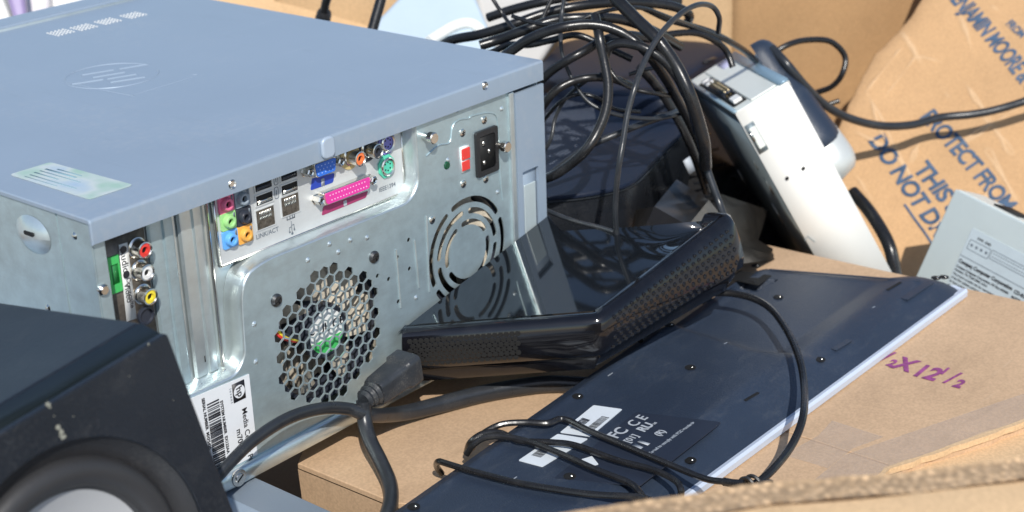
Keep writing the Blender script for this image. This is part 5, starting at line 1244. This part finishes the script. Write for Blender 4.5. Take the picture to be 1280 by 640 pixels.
tc_('cable', 'black cable lying along the top edge of the rear navy device', [(770, 54, 1.26), (800, 50, 1.28), (835, 43, 1.29), (868, 41, 1.30), (892, 50, 1.31), (908, 64, 1.32), (916, 84, 1.32)], .0032)
tc_('cable', 'thin black wire hanging at the upper left of the tangle over the grey panel', [(605, -20, 1.24), (618, 2, 1.24), (630, 20, 1.24), (640, 33, 1.23), (652, 42, 1.22), (666, 40, 1.22), (676, 28, 1.22), (684, 10, 1.22), (700, -20, 1.22)], .0018)
tc_('cable', 'black cable along the very top of the tangle, above the others', [(610, 22, 1.34), (640, 12, 1.33), (680, 2, 1.32), (730, -6, 1.32), (790, -8, 1.32), (850, 2, 1.34)], .0046)
tc_('cable', 'thick black cable dropping behind the heaviest arch into the dark gap', [(800, 84, 1.22), (824, 112, 1.24), (842, 140, 1.25), (858, 170, 1.26), (872, 205, 1.28), (884, 240, 1.30)], .0042)
tc_('cable', 'thin grey wire at the foot of the navy device, just above glossy base', [(660, 252, 1.20), (690, 266, 1.18), (720, 277, 1.16), (748, 284, 1.15), (768, 290, 1.14)], .0020, cable_grey)
tc_('cable', 'pale thin wire curling in the tangle beside the dotted grille', [(786, 93, 1.19), (810, 86, 1.19), (835, 84, 1.2), (850, 90, 1.22)], .0018, cable_grey)
tc_('cable', 'thin black wire crossing high over the rear device, just under the topmost cable', [(640, 20, 1.2), (675, 30, 1.19), (715, 28, 1.18), (755, 14, 1.18), (800, 10, 1.2), (838, 22, 1.23), (870, 34, 1.27), (905, 48, 1.3)], .0018)
tc_('cable', 'thin wire curling from the computer corner under the low arc beside the grille', [(660, 175, 1.21), (680, 150, 1.2), (700, 128, 1.19), (722, 118, 1.19), (745, 122, 1.19), (768, 136, 1.2), (800, 140, 1.21)], .0017)
tc_('cable', 'black cable in a flat curve over the pale housing toward the tangle', [(590, 64, 1.26), (612, 66, 1.25), (636, 56, 1.24), (662, 56, 1.22), (690, 50, 1.21), (722, 44, 1.2), (760, 60, 1.2), (790, 74, 1.2)], .0030)
tc_('cable', 'thin grey wire drooping across the dotted grille from the hanging thick cable', [(757, 90, 1.17), (735, 100, 1.18), (710, 120, 1.19), (695, 145, 1.2), (688, 175, 1.2), (672, 200, 1.21)], .0016, cable_grey)

# ================================================================ GROUND inside the carton and beyond
fb = MB().add([V((-1.2, -.9, -.204)), V((1.4, -.9, -.204)), V((1.4, 1.1, -.204)), V((-1.2, 1.1, -.204))], [(0, 1, 2, 3)]); tag(fb.build('floor', cardboard('carton_floor', (.22, .14, .08)), None), kind='structure')
g = MB().add([V((-60, -60, -1.0)), V((60, -60, -1.0)), V((60, 60, -1.0)), V((-60, 60, -1.0))], [(0, 1, 2, 3)])
tag(g.build('ground', mat('pale_concrete', (.42, .41, .39), .85, 0, .15, 2, .3, 30), None), kind='structure')

# ================================================================ LIGHT
travel = V((.57, .62, -.76)).normalized()
sd_ = bpy.data.lights.new('sun', 'SUN'); sd_.energy = 4.4; sd_.angle = radians(.53); sd_.color = (1, .965, .90)
so = bpy.data.objects.new('sun', sd_); COL.objects.link(so); so.rotation_euler = travel.to_track_quat('-Z', 'Y').to_euler(); so.location = (-2, -2, 3)
w = bpy.data.worlds.new('World'); sc.world = w; w.use_nodes = True; nt = w.node_tree
sky = nt.nodes.new('ShaderNodeTexSky'); sky.sky_type = 'NISHITA'; sky.sun_disc = False
tos = -travel; sky.sun_elevation = math.asin(tos.z); sky.sun_rotation = atan2(tos.x, tos.y); sky.altitude = 100; sky.air_density = 1.0; sky.dust_density = .6; sky.ozone_density = 1.4
bg = nt.nodes['Background']; bg.inputs['Strength'].default_value = .13; nt.links.new(sky.outputs[0], bg.inputs[0])
sc.view_settings.view_transform = 'Standard'; sc.view_settings.look = 'None'; sc.view_settings.exposure = 0
for _o in sc.objects:
    if _o.get("label") and len(_o["label"].split()) > 16: print("LONG", _o["label"])
sc.cycles.max_bounces = 8; sc.cycles.use_denoising = True
